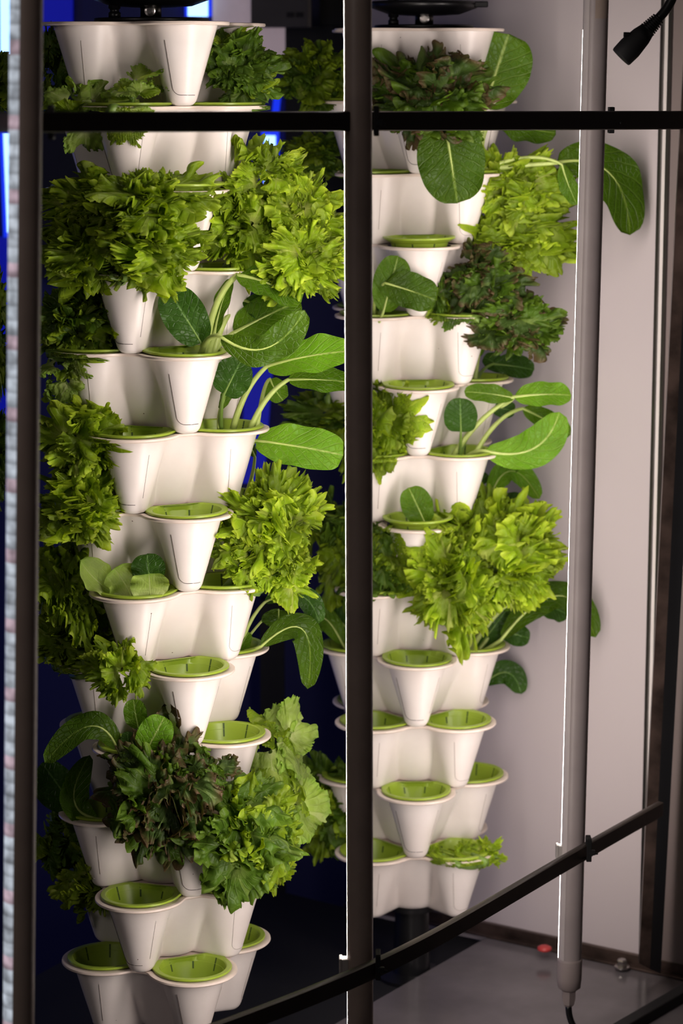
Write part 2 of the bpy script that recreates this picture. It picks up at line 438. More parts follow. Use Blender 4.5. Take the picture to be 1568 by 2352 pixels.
# ------------------------------------------------------------------ lime cups
def cup_mesh():
    mb = MB()
    n = 112
    w = np.linspace(0, 2 * PI, n, endpoint=False)      # w=0 : outward (-Y)
    def fl(r):                                         # D-shaped flange: cut off at the back where the next pot stands
        x = r * np.sin(w); y = -r * np.cos(w)
        lim = .046
        k = np.where(y > lim * r / .0603, lim * r / .0603 / np.maximum(y, 1e-6), 1)
        # small corner lugs at both sides
        lug = 1 + .06 * np.exp(-((np.abs(np.abs(np.where(w > PI, w - 2 * PI, w)) - 1.95)) / .16) ** 2)
        return x * lug, y * k * np.where(k < 1, 1, 1)
    def rg(r, z, flange=False):
        if flange: x, y = fl(r)
        else: x, y = r * np.sin(w), -r * np.cos(w)
        return np.stack([x, y, np.full(n, z)], -1)
    prof = [(.0480, -.006, 0), (.0590, .0008, 1), (.0603, .0012, 1), (.0603, .0034, 1), (.0596, .0042, 1), (.0530, .0042, 1), (.0512, .0030, 0), (.0490, -.004, 0), (.0450, -.017, 0), (.0395, -.034, 0), (.0350, -.046, 0), (.029, -.051, 0), (.010, -.052, 0)]
    V = np.concatenate([rg(r, z, f) if f else rg(r, z) for r, z, f in prof])
    V[:, 1] = np.where(V[:, 1] > .047, .047, V[:, 1])
    F = grid_faces(len(prof), n, True)
    Mi = np.zeros(len(F), int)
    for k in range(6, 8):
        for j in range(n):
            if j % 14 == 7: Mi[k * n + j] = 1
    F = F.tolist() + [list(range((len(prof) - 1) * n, len(prof) * n))]
    mb.add(V, F); mb.M = list(Mi) + [0]
    return mb
CUP = cup_mesh()
cup_me = {}
LOBEN = {('left', 1): {0: 'front right', 1: 'back right', -1: 'left'}, ('left', 0): {0: 'front left', 1: 'right', -1: 'back left'},
         ('right', 0): {0: 'front', 1: 'right', -1: 'left'}, ('right', 1): {0: 'front left', 1: 'front right', -1: 'back left', 2: 'back right'}}
OCC = {}
def cup(tw, t, i, lift=0, dark=False):
    p, a = lobe(tw, t, i)
    st = OCC.get((tw, t, i), 'empty')
    up = 'lowest' if t == 1 else ORD[t]
    lab = f"{st} lime green cup in {LOBEN[(tw, t % 2)][i]} lobe, {up} pot up, {tw} tower"
    key = 'cupdark' if dark else 'cup'
    jit = rnd.uniform(-.25, .25)
    loc = (p[0], p[1], p[2] + .0012 + lift)
    if key not in cup_me:
        o = mk('planting_cup', np.concatenate(CUP.V), CUP.F, None, None, True, mats=[M[key], M['cupslit']], fmat=CUP.M)
        o.data.transform(__import__('mathutils').Matrix.Translation(o.location)); sharp(o, 32)
        cup_me[key] = o
    else:
        o = cup_me[key].copy(); col.objects.link(o)
    o.location = loc
    o.rotation_euler = (rnd.uniform(-.015, .015), rnd.uniform(-.015, .015), a + jit * .5)
    tag(o, lab, 'cup', f'lime planting cups of the {tw} tower')
    return o

# ------------------------------------------------------------------ keeping leaves out of the pots
def push_out(V, tw, gap=.003):
    c = TOW[tw][0]
    d = V[:, :2] - c
    r = np.hypot(d[:, 0], d[:, 1]); ang = np.arctan2(d[:, 0], -d[:, 1])
    tz = (V[:, 2] - Z1) / SP + 1
    t = np.ceil(tz).astype(int)                       # the pot whose body spans this height
    fr = tz - (t - 1)
    ok = (t >= 1) & (t <= 13)
    base = np.where(t % 2 == 1, tier_angle(tw, 1), tier_angle(tw, 2))
    ph = (ang - base) % (2 * PI)
    ip = (ph / (2 * PI) * NPHI).astype(int) % NPHI
    lev = np.interp(fr, TL, np.arange(len(TL)))
    l0 = np.clip(np.floor(lev).astype(int), 0, len(TL) - 2); f = lev - l0
    rb = BODY[l0, ip] * (1 - f) + BODY[l0 + 1, ip] * f
    rb = np.where(fr > .955, RIM[ip], rb)
    need = ok & (r < rb + gap)
    k = np.where(need, (rb + gap) / np.maximum(r, 1e-4), 1)
    V = V.copy(); V[:, :2] = c + d * k[:, None]
    return V

# ------------------------------------------------------------------ lettuces
def lettuce_leaf(rg, L, th0, th1, ruf, nf, na, nt, A=1.35, wide=1.0, cupk=.25, jag=.05, low=.09):
    a = np.linspace(-A, A, na)[None, :]; t = (np.linspace(.02, 1, nt) ** .55)[:, None]
    s = a / A
    def waves(f0, n=3, spread=.25, tp=2.0):
        w = 0; dw = 0
        for _ in range(n):
            f = f0 * (1 + rg.uniform(-spread, spread)); p = rg.uniform(0, 6.28); q = rg.uniform(-tp, tp)
            ph = PI * f * s + p + q * t
            w = w + np.sin(ph); dw = dw + np.cos(ph)
        return w / n ** .6, dw / n ** .6
    W0, _ = waves(2.6, 2, .35, 1.5)
    sm = lambda x, lo, hi: np.clip((x - lo) / (hi - lo), 0, 1) ** 2 * (3 - 2 * np.clip((x - lo) / (hi - lo), 0, 1))
    def frill(f, tp):                      # meandering fold: out-of-plane wave plus a sideways sway that makes the loops overhang
        ph = PI * f * s + rg.uniform(0, 6.28) + rg.uniform(-tp, tp) * t
        for q in (1.3, 2.7, 4.9): ph = ph + 1.5 / q ** .5 * np.sin(q * f * .22 * PI * s + rg.uniform(0, 6.28) + rg.uniform(-1.5, 1.5) * t)
        am = 1 + .45 * np.sin(f * .37 * PI * s + rg.uniform(0, 6.28))
        return ph, am
    f1 = nf * .34 * rg.uniform(.8, 1.2); f2 = nf * .95 * rg.uniform(.85, 1.2)
    p1, m1 = frill(f1, 4.0); p2, m2 = frill(f2, 6.0)
    W3, _ = waves(nf * 2.2, 3, .3, 3)
    e1 = sm(t, .45, .97); e2 = sm(t, .70, .98); e3 = sm(t, .88, 1.0)
    rho = L * (.56 + .44 * np.cos(a * 1.15)) * (1 + .07 * W0)
    p3, m3 = frill(nf * 2.3, 8.0); e4 = sm(t, .86, 1.0)
    rad = t * rho * (1 + ruf * .35 * np.cos(p1 * .5 + 1) * e1 + ruf * .14 * m2 * np.cos(2 * p2) * e2 + jag * .55 * W3 * e3)
    aa = a - .42 * np.sin(2 * p1) * A / (PI * f1) * e1 - .62 * np.sin(2 * p2) * A / (PI * f2) * e2
    x = rad * np.sin(aa) * wide; y = rad * np.cos(aa)
    bl = 0
    for _ in range(4):
        fx, fy, p = rg.uniform(9, 20), rg.uniform(10, 22), rg.uniform(0, 6)
        bl = bl + np.sin(fx * s * t + p) * np.sin(fy * t + p * 1.7)
    nd = L * (low * W0 * t ** 1.5 + ruf * 1.3 * m1 * np.sin(p1) * e1 + ruf * .95 * m2 * np.sin(p2) * e2 + ruf * .55 * m3 * np.sin(p3) * e4 + .017 * bl * sm(t, .15, .5))
    yy = np.linspace(-.5 * L, 1.7 * L, 90)
    th = th0 + (th1 - th0) * np.clip(yy / L, 0, 1.5) ** 1.4
    dy = yy[1] - yy[0]
    mz = np.cumsum(np.cos(th)) * dy; mr = np.cumsum(np.sin(th)) * dy
    i0 = np.interp(0, yy, mz); j0 = np.interp(0, yy, mr)
    Z = np.interp(y, yy, mz) - i0; Rr = np.interp(y, yy, mr) - j0
    tt = np.interp(y, yy, th)
    nd = nd + cupk * x * x / L
    Rr = Rr - np.cos(tt) * nd; Z = Z + np.sin(tt) * nd
    V = np.stack([Rr, x, Z], -1).reshape(-1, 3)
    uv = np.stack([np.broadcast_to(.5 + .5 * s, x.shape), np.broadcast_to(t, x.shape)], -1).reshape(-1, 2)
    return V, grid_faces(nt, na), uv

STY = {  # ruffle, waves, leaf count, openness, material list, jag
    'frilly': dict(ruf=.17, nf=13, mats=['frilly', 'frilly', 'green'], jag=.06, low=.10),
    'green': dict(ruf=.155, nf=12, mats=['green', 'green', 'frilly'], jag=.055, low=.11),
    'deep': dict(ruf=.13, nf=10, mats=['deep', 'deep', 'green'], jag=.05, low=.12),
    'red': dict(ruf=.16, nf=9, mats=['red', 'red', 'deep'], jag=.06, low=.13),
    'pale': dict(ruf=.05, nf=11, mats=['pale', 'green', 'pale'], jag=.04, low=.12),
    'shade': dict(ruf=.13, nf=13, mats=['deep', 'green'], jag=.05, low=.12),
}
def lettuce(tw, t, i, boxes, style, label, n=14, dep=0.0, ax=None, res=(180, 16), group=None, seed=None, open_=1.0, S=STY, yscale=None, kind='lettuce', cat='lettuce'):
    """boxes: one or several photo rectangles the head spreads over; each gets a rosette of leaves."""
    if tw:
        p, a = lobe(tw, t, i)
        out = np.array([math.sin(a), -math.cos(a), 0])
        root = p + np.array([0, 0, -.012])
    else:
        root = np.array(t, float); out = np.array([0, -1.0, 0])
    head = thing(kind, root, label, cat, group or 'lettuces growing from the towers')
    st = S[style]
    rs = random.Random(seed if seed is not None else hash((str(tw), str(t), str(i))) % 1000 if False else (seed or 11))
    if isinstance(boxes[0], (int, float)): boxes = [boxes]
    for bi, bx in enumerate(boxes):
        x0, y0, x1, y1 = bx[:4]
        sty = STY[bx[4]] if len(bx) > 4 else st
        nn = int((bx[5] if len(bx) > 5 else n) * (1.75 if sty['ruf'] > .09 else 1.3))
        dd = bx[6] if len(bx) > 6 else dep
        Yc = root[1] + dd
        C0 = P((x0 + x1) / 2, (y0 + y1) / 2, Yc)
        wid = (x1 - x0) / FPX * Yc; hei = (y1 - y0) / FPX * Yc
        Sz = .5 * max(wid, hei) * 1.1
        axis = np.array(ax if ax is not None else (out * .55 + np.array([0, -.75, .35])), float)
        axis /= np.linalg.norm(axis)
        e1 = np.cross(axis, [0, 0, 1.0]); e1 /= np.linalg.norm(e1); e2 = np.cross(e1, axis)
        leaves = []; allV = []
        for k in range(nn):
            f = (k + .5) / nn
            pol = math.acos(1 - f * 1.12) + rs.uniform(-.2, .2); az = k * 2.39996 + rs.uniform(-.7, .7)
            rad_ = math.cos(az) * e1 + math.sin(az) * e2
            d = math.cos(pol) * axis + math.sin(pol) * rad_; d = d / np.linalg.norm(d)
            g = -math.sin(pol) * axis + math.cos(pol) * rad_ + np.array([0, 0, -.25])
            g = g - d * (g @ d); g /= np.linalg.norm(g)
            tw_ = rs.uniform(-1.1, 1.1) * (1.3 - .6 * f); h_ = np.cross(d, g)
            g = g * math.cos(tw_) + h_ * math.sin(tw_); h_ = np.cross(d, g)
            L = Sz * rs.uniform(.40, .72)
            th0 = rs.uniform(-.1, .7) * open_; th1 = th0 + rs.uniform(.5, 1.9) * open_
            V, F, uv = lettuce_leaf(rs, L, th0, th1, sty['ruf'] * rs.uniform(.85, 1.25), sty['nf'] * rs.uniform(.85, 1.2), res[0], res[1],
                                    A=rs.uniform(1.35, 1.75), wide=rs.uniform(.95, 1.3), cupk=rs.uniform(-.35, .35), jag=sty['jag'], low=sty['low'])
            V = V[:, :1] * g + V[:, 1:2] * h_ + V[:, 2:] * d
            leaves.append([V, F, uv, sty['mats'][rs.randrange(len(sty['mats']))]])
            allV.append(C0 - axis * Sz * .25 + d * Sz * rs.uniform(.22, .55) - g * L * .30 + V)
        for it in range(3):                              # size the rosette to the extent it has in the photograph
            A_ = np.concatenate(allV)
            u, v = proj(A_)
            ul, uh = np.percentile(u, [.4, 99.6]); vl, vh = np.percentile(v, [.4, 99.6])
            c = np.array([A_[:, 0].mean(), A_[:, 1].mean(), A_[:, 2].mean()])
            sx = (x1 - x0) / (uh - ul); sz = (y1 - y0) / (vh - vl); sy = math.sqrt(sx * sz) if yscale is None else yscale
            du = ((x0 + x1) - (ul + uh)) / 2 / FPX * Yc; dv = -((y0 + y1) - (vl + vh)) / 2 / FPX * Yc
            k3 = np.array([sx, min(sy, 1.0), sz])
            allV = [c + (q - c) * k3 + np.array([du, 0, dv]) for q in allV]
            if it < 2: allV = [push_out(q, tw) if tw else q for q in allV]
        if tw: allV = [push_out(q, tw) for q in allV]
        for q, l in zip(allV, leaves):
            mk('leaf', q, l[1], M[l[3]], head, True, uv=l[2])
        # the stalk from the cup to the heart of the rosette
        cen = np.concatenate(allV).mean(0)
        mid = root * .5 + cen * .5 + np.array([0, 0, -.01])
        pts = [(1 - s) ** 2 * root + 2 * s * (1 - s) * mid + s * s * cen for s in np.linspace(0, 1, 9)]
        pts = push_out(np.array(pts), tw, .006) if tw else np.array(pts)
        if tw: pts[0] = root
        MB().tube(pts, np.linspace(.008, .005, 9), 8).build('stalk', M['stalkd'], head)
    return head

# ------------------------------------------------------------------ spoon-leaved greens
def bez(a, b, c, s): return (1 - s) ** 2 * a + 2 * s * (1 - s) * b + s * s * c
def spoon(head, root, b0, tip, w, nrm, bend=0.0, mat='choi', smat='stalk', r=.0035, seed=1, fold=.12, stiff=None, shape=(.50, .42), wave=.05, tw=None, sag=None):
    """one leaf: stalk from root to b0, blade from b0 to tip, w metres wide, facing nrm"""
    rs = random.Random(seed)
    b0 = np.array(b0); tip = np.array(tip); root = np.array(root)
    nrm = np.array(nrm, float); nrm /= np.linalg.norm(nrm)
    Lb = np.linalg.norm(tip - b0)
    ctrl = (b0 + tip) / 2 + (sag if sag is not None else nrm * bend)
    ns, nv = 36, 21
    s = np.linspace(0, 1, ns)[:, None]; v = np.linspace(-1, 1, nv)[None, :]
    Mv = bez(b0, ctrl, tip, s)
    T = 2 * (1 - s) * (ctrl - b0) + 2 * s * (tip - ctrl); T /= np.linalg.norm(T, axis=1)[:, None] + 1e-9
    c = np.cross(T, nrm); c /= np.linalg.norm(c, axis=1)[:, None] + 1e-9
    n = np.cross(c, T)
    prof = np.clip(s, 0, 1) ** shape[0] * np.clip(1 - s, 0, 1) ** shape[1]
    prof = prof / prof.max() * w / 2
    wv = wave * w * (np.sin(s * 11 + rs.uniform(0, 6)) * np.sign(v) * np.abs(v) ** 2 + .7 * np.sin(s * 19 + v * 2 + rs.uniform(0, 6)) * np.abs(v) ** 2.5)
    V = Mv[:, None, :] + c[:, None, :] * (prof * v)[..., None] + n[:, None, :] * (fold * np.abs(v) ** 1.3 * prof + wv)[..., None]
    uv = np.stack([np.broadcast_to(.5 + .5 * v, (ns, nv)), np.broadcast_to(s, (ns, nv))], -1).reshape(-1, 2)
    V = V.reshape(-1, 3)
    if tw: V = push_out(V, tw, .002)
    o = mk('leaf', V, grid_faces(ns, nv), M[mat], head, True, uv=uv)
    d = b0 - root
    k1 = root + d * .5 + np.array([0, 0, .06 * np.linalg.norm(d)]) - T[0] * 0
    k1 = k1 * .6 + (b0 - T[0] * np.linalg.norm(d) * .5) * .4
    ss = np.linspace(0, 1, 12)[:, None]
    pts = np.concatenate([bez(root, k1, b0, ss), bez(b0, ctrl, tip, np.linspace(.06, .72, 9)[:, None]) - n[np.linspace(2, 26, 9).astype(int)] * .0006])
    rad = np.concatenate([np.linspace(r * 1.25, r * .8, 12), np.linspace(r * .7, r * .12, 9)])
    MB().tube(pts, rad, 8).build('leaf_stalk', M[smat], o)
    return o

def greens(tw, t, i, leaves, label, name='leafy_greens', cat='leafy greens', group='spoon-leaved greens growing from the towers'):
    p, a = lobe(tw, t, i)
    root = p + np.array([0, 0, -.035])
    h = thing(name, root, label, cat, group)
    for k, L in enumerate(leaves):
        bx, by, tx, ty, wp = L[:5]
        o = L[5] if len(L) > 5 else {}
        Yb = p[1] + o.get('db', 0); Yt = p[1] + o.get('dt', o.get('db', 0))
        rt = root + np.array([o.get('rx', 0), o.get('ry', 0), 0]) + np.array([rnd.uniform(-.006, .006), rnd.uniform(-.006, .006), 0])
        if 'root' in o: rt = P(o['root'][0], o['root'][1], p[1] + o.get('dr', 0))
        kw = {q: o[q] for q in ('mat', 'smat', 'r', 'fold', 'shape', 'wave') if q in o}
        sag = None
        if 'mid' in o:
            mx, my = o['mid']
            mid = P(mx, my, (Yb + Yt) / 2 + o.get('dm', 0))
            B, T_ = P(bx, by, Yb), P(tx, ty, Yt)
            sag = (mid - (B + T_) / 2) * 2
        spoon(h, rt, P(bx, by, Yb), P(tx, ty, Yt), wp / FPX * Yb, o.get('n', (0, -1, .25)), o.get('bend', .01), seed=k + 3, sag=sag, tw=tw if o.get('push') else None, **kw)
    return h
def led_mat():
    m, nt, b = base_mat('diode_strip'); L = nt.links.new
    tc = N(nt, 'ShaderNodeTexCoord'); sp = N(nt, 'ShaderNodeSeparateXYZ'); L(tc.outputs['Object'], sp.inputs[0])
    k = N(nt, 'ShaderNodeMath', operation='MULTIPLY'); k.inputs[1].default_value = 62; L(sp.outputs['Z'], k.inputs[0])
    f = N(nt, 'ShaderNodeMath', operation='FRACT'); L(k.outputs[0], f.inputs[0])
    st = N(nt, 'ShaderNodeMapRange'); st.inputs['From Min'].default_value = .15; st.inputs['From Max'].default_value = .5; st.inputs['To Min'].default_value = .50; st.inputs['To Max'].default_value = .85
    L(f.outputs[0], st.inputs['Value'])
    fl = N(nt, 'ShaderNodeMath', operation='FLOOR'); L(k.outputs[0], fl.inputs[0])
    md = N(nt, 'ShaderNodeMath', operation='MODULO'); md.inputs[1].default_value = 5; L(fl.outputs[0], md.inputs[0])
    lt = N(nt, 'ShaderNodeMath', operation='LESS_THAN'); lt.inputs[1].default_value = .5; L(md.outputs[0], lt.inputs[0])
    mx = N(nt, 'ShaderNodeMix', data_type='RGBA'); L(lt.outputs[0], mx.inputs['Factor']); mx.inputs['A'].default_value = (.50, .55, .62, 1); mx.inputs['B'].default_value = (.50, .37, .43, 1)
    nz = N(nt, 'ShaderNodeTexNoise'); nz.inputs['Scale'].default_value = 55; L(tc.outputs['Object'], nz.inputs['Vector'])
    nr = N(nt, 'ShaderNodeMapRange'); nr.inputs['From Min'].default_value = .3; nr.inputs['From Max'].default_value = .7; nr.inputs['To Min'].default_value = .45; nr.inputs['To Max'].default_value = 1.3; L(nz.outputs['Fac'], nr.inputs['Value'])
    mn = N(nt, 'ShaderNodeMix', data_type='RGBA', blend_type='MULTIPLY'); mn.inputs['Factor'].default_value = 1; L(mx.outputs['Result'], mn.inputs['A']); L(nr.outputs[0], mn.inputs['B'])
    L(mn.outputs['Result'], b.inputs['Emission Color']); L(st.outputs[0], b.inputs['Emission Strength'])
    b.inputs['Base Color'].default_value = (.3, .3, .32, 1); b.inputs['Roughness'].default_value = .3
    return m
M['led'] = led_mat()
# ------------------------------------------------------------------ what grows where
PL = []      # lettuces: tower, tier, lobe, boxes, style, label, options
def LT(*a, **k): PL.append((a, k))
LT('left', 12, 0, [(100, 185, 250, 345, 'pale', 9), (215, 155, 375, 270, 'pale', 8), (250, 250, 345, 332, 'green', 7)], 'pale', 'limp pale lettuce drooping behind the upper bar, front left of the left tower')
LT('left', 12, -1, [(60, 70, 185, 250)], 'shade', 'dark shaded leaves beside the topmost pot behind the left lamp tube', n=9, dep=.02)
LT('left', 12, 1, [(455, 72, 640, 258)], 'deep', 'dark green curly lettuce right of the topmost pot of the left tower', n=15)
LT('left', 11, -1, [(88, 388, 310, 540, 'frilly', 10, -.06), (92, 500, 320, 670, 'frilly', 11, -.08)], 'frilly', 'large curly green lettuce behind the left lamp tube, below the upper bar', n=20, dep=-.03)
LT('left', 10, 0, [(210, 395, 478, 560, 'green', 14), (225, 480, 475, 672, 'green', 15)], 'green', 'large curly lettuce drooping over the fourth pot from the top of the left tower', dep=-.06)
LT('left', 10, 1, [(525, 330, 695, 490, 'frilly', 11), (470, 400, 640, 640, 'green', 12), (590, 400, 792, 600, 'frilly', 14), (600, 500, 790, 680, 'frilly', 14, -.07)], 'frilly', 'bright yellow-green frilly lettuce, biggest head right of the left tower', dep=-.03)
LT('left', 9, -1, [(88, 660, 282, 832)], 'deep', 'dark shaded curly lettuce on the left tower below the two large green heads', n=16, dep=-.01)
LT('left', 8, -1, [(86, 795, 205, 965, 'pale', 9, -.10), (88, 925, 272, 1090, 'frilly', 11, -.13)], 'green', 'lettuce with a long pale hanging leaf at left edge of the left tower', dep=0)
LT('left', 7, -1, [(86, 1060, 268, 1245, 'frilly', 12, -.06)], 'green', 'curly green lettuce with dry orange scraps at its foot, left tower', n=14, dep=-.03)
LT('left', 6, -1, [(84, 1240, 250, 1470, 'green', 13, -.08)], 'green', 'shaded lettuce filling the left edge beside the low salad leaves cup', n=14)
LT('left', 6, 1, [(510, 1085, 735, 1290, 'frilly', 16), (488, 1190, 640, 1355, 'frilly', 9), (590, 1250, 725, 1392, 'frilly', 9)], 'frilly', 'bright frilly lettuce with one trailing leaf, middle right of the left tower', dep=-.03)
LT('left', 5, -1, [(84, 1375, 255, 1545, 'green', 12), (195, 1470, 348, 1610, 'green', 9, -.09)], 'green', 'green lettuce with broad leaves trailing over the fifth pot of the left tower', dep=-.01)
LT('left', 3, 0, [(258, 1695, 500, 1965, 'red', 20), (420, 1720, 545, 1830, 'red', 7), (255, 1740, 400, 1960, 'red', 10), (425, 1790, 670, 2060, 'deep', 18, -.05), (560, 1840, 680, 1990, 'deep', 8, -.03)], 'red', 'big dark red-green lettuce hanging in front of the lower left tower', dep=-.05)
LT('left', 3, 1, [(555, 1615, 715, 1840, 'pale', 11), (560, 1740, 742, 1960, 'pale', 12), (590, 1880, 675, 2045, 'frilly', 7, -.05)], 'pale', 'pale green loose lettuce behind the big dark lettuce, lower right of left tower', dep=-.01)
LT('left', 2, -1, [(82, 1840, 215, 2010, 'shade', 10), (130, 1945, 272, 2100, 'green', 9, -.05)], 'green', 'lettuce drooping at the lower left edge of the left tower', dep=0)
LT('right', 12, 0, [(853, 128, 1122, 328)], 'red', 'dull brown-green crumpled lettuce at the top of the right tower', n=22, dep=-.05)
LT('right', 10, 1, [(1100, 350, 1300, 530, 'frilly', 14), (1085, 470, 1325, 628, 'green', 14)], 'frilly', 'bright frilly lettuce partly behind the right lamp tube', dep=-.06, yscale=.85)
LT('right', 9, 1, [(988, 635, 1085, 752, 'deep', 8), (1020, 565, 1205, 720, 'red', 13), (1085, 665, 1288, 812, 'red', 12)], 'red', 'brown-edged red lettuce on the upper right tower below the frilly head', dep=-.02)
LT('right', 7, 0, [(780, 895, 962, 1085)], 'green', 'green frilly lettuce just right of the centre lamp tube', n=14, dep=-.03)
LT('right', 5, 1, [(945, 1200, 1135, 1465, 'frilly', 18, -.05), (1045, 1138, 1278, 1390, 'frilly', 18)], 'frilly', 'big bright frilly lettuce in the middle of the right tower', dep=-.02)
LT('right', 5, 0, [(800, 1205, 958, 1372)], 'deep', 'dark lettuce right of the centre lamp tube, beside the big bright head', n=12, dep=-.02)
LT('right', 1, 1, [(985, 1938, 1070, 1990, 'frilly', 6), (1035, 1930, 1115, 1984, 'frilly', 6), (1080, 1926, 1160, 1992, 'frilly', 7)], 'frilly', 'small lettuce lying in the lowest front right cup of the right tower', n=9, dep=-.01)
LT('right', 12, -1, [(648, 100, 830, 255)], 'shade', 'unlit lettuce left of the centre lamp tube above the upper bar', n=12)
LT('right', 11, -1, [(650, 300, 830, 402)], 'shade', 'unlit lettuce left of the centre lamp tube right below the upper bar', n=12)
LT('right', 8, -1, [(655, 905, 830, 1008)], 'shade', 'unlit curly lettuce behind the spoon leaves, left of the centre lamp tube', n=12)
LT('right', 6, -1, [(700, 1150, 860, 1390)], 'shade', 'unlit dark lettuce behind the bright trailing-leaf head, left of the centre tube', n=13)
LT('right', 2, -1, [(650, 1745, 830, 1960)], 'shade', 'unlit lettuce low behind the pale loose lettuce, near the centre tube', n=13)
GL = []
def GR(*a, **k): GL.append((a, k))
D_, B_, U_ = dict(mat='choid', smat='stalkd'), dict(mat='choib'), dict(mat='choi')
GR('left', 9, 0, [
    (462, 788, 385, 664, 100, dict(mat='choid', smat='stalkd', r=.0022, n=(.1, -1, .15), bend=.012, shape=(.38, .36), db=-.02, root=(458, 812))),
    (545, 632, 692, 694, 92, dict(mat='choi', n=(.1, -.7, .75), bend=.02, r=.005, db=-.01, dt=-.03, root=(470, 815))),
    (492, 768, 532, 640, 44, dict(mat='choi', n=(-.6, -.8, .1), r=.004, root=(478, 812))),
    (506, 772, 700, 712, 84, dict(mat='choio', n=(-.1, -.85, -.4), r=.004, db=-.06, dt=-.09, mid=(610, 800), root=(462, 812), wave=.08)),
    (535, 765, 690, 690, 96, dict(mat='choi', n=(0, -.9, .4), db=.03, r=.004, root=(485, 815))),
    (560, 690, 640, 730, 60, dict(mat='choid', n=(0, -.9, .4), db=.04, r=.004, root=(490, 815)))],
   'leafy greens with thick pale stalks and dark round leaf, left tower, upper front cup')
GR('left', 8, 1, [
    (514, 906, 556, 824, 90, dict(mat='choid', smat='stalkd', n=(0, -1, .1), r=.0028, shape=(.36, .40), db=-.02, root=(508, 985))),
    (505, 940, 520, 890, 30, dict(mat='choi', n=(.6, -.8, .1), r=.0025, root=(503, 985))),
    (612, 842, 815, 806, 100, dict(mat='choib', n=(-.1, -.75, .65), r=.0042, bend=.015, db=-.02, dt=-.05, shape=(.45, .42), root=(535, 985))),
    (662, 872, 815, 880, 66, dict(mat='choi', n=(0, -.8, .6), r=.0038, bend=.01, db=.0, dt=0, root=(575, 985))),
    (620, 870, 650, 920, 60, dict(mat='choi', n=(-.4, -.8, .2), r=.003, db=.04, root=(590, 985)))],
   'leafy greens with large bright veined leaves reaching toward the centre tube')
GR('left', 7, 1, [
    (588, 1012, 788, 1046, 104, dict(mat='choib', n=(.05, -.9, .45), r=.0036, bend=.012, db=-.06, dt=-.09, shape=(.40, .30), root=(548, 1150))),
    (585, 1050, 560, 1000, 24, dict(mat='choid', n=(.3, -.9, .1), r=.003, root=(560, 1150)))],
   'leafy greens with one broad bright leaf above the trailing frilly lettuce', name='leafy_greens')
GR('left', 6, 0, [
    (268, 1366, 184, 1288, 92, dict(mat='pale', n=(.5, -.6, .6), r=.003, bend=-.015, fold=.3, db=-.02)),
    (345, 1372, 342, 1318, 92, dict(mat='pale', n=(.1, -1, .2), r=.002, wave=.12, db=-.04, shape=(.35, .3))),
    (345, 1345, 338, 1272, 80, dict(mat='choid', smat='stalkd', n=(0, -1, .3), r=.002, db=0)),
    (300, 1370, 262, 1306, 96, dict(mat='pale', n=(.4, -.8, .4), r=.002, wave=.08, db=-.01))],
   'low pale salad leaves cupped inside a front cup, middle of left tower', name='salad_seedling', cat='lettuce')
GR('left', 5, 1, [
    (607, 1384, 732, 1432, 62, dict(mat='choid', n=(0, -.7, .7), r=.003, mid=(690, 1368), db=0, root=(550, 1492))),
    (640, 1400, 640, 1440, 80, dict(mat='choio', n=(0, -.9, .3), r=.002, db=.02)),
    (600, 1484, 707, 1582, 74, dict(mat='choio', n=(-.2, -.8, .55), r=.003, mid=(695, 1446), db=-.04, root=(560, 1496))),
    (548, 1502, 572, 1452, 40, dict(mat='choi', n=(-.4, -.9, .1), r=.002))],
   'leafy greens with a long drooping leaf, behind right of the left tower')
GR('left', 4, 0, [
    (318, 1674, 306, 1606, 56, dict(mat='choi', n=(0, -1, .1), r=.002, db=-.01, root=(325, 1712))),
    (332, 1732, 378, 1646, 84, dict(mat='choib', n=(.05, -1, .2), r=.002, db=-.03, bend=.015, shape=(.42, .40))),
    (270, 1722, 104, 1752, 72, dict(mat='choio', n=(0, -.75, .65), r=.003, mid=(205, 1668), db=-.02, dt=-.04)),
    (300, 1730, 292, 1680, 38, dict(mat='choid', smat='stalkd', n=(0, -1, .1), r=.002, db=-.02))],
   'young greens with small rounded leaves in a front cup, lower left tower', name='young_greens')
GR('left', 3, -1, [
    (224, 1882, 206, 1734, 74, dict(mat='choi', n=(.5, -.85, .1), r=.004, mid=(170, 1835), db=-.04)),
    (185, 1878, 96, 1752, 84, dict(mat='choid', smat='stalkd', n=(.3, -.9, .2), r=.003, db=.01)),
    (150, 1860, 80, 1790, 60, dict(mat='choid', smat='stalkd', n=(.3, -.9, .2), r=.003, db=.03))],
   'shaded greens with one upright twisted leaf at the lower left of left tower')
GR('right', 11, 1, [
    (1112, 250, 1168, 78, 150, dict(mat='choi', n=(.05, -1, .0), r=.005, bend=-.01, shape=(.42, .30), db=.01, root=(1098, 392))),
    (1022, 286, 1050, 467, 154, dict(mat='choio', n=(0, -1, .25), r=.0045, bend=.012, shape=(.35, .42), db=-.10, dt=-.10, root=(1098, 392))),
    (1135, 268, 1276, 306, 84, dict(mat='choio', n=(0, -.7, -.7), r=.005, bend=.01, db=.02, root=(1100, 392))),
    (1278, 374, 1446, 540, 122, dict(mat='choio', n=(.3, -.85, .35), r=.0042, mid=(1400, 398), db=.0, dt=.03, root=(1108, 390))),
    (1290, 378, 1325, 470, 44, dict(mat='choi', n=(-.5, -.8, .1), r=.003, db=-.01, root=(1110, 388)))],
   'large leafy greens with a long arching stalk, top right of right tower')
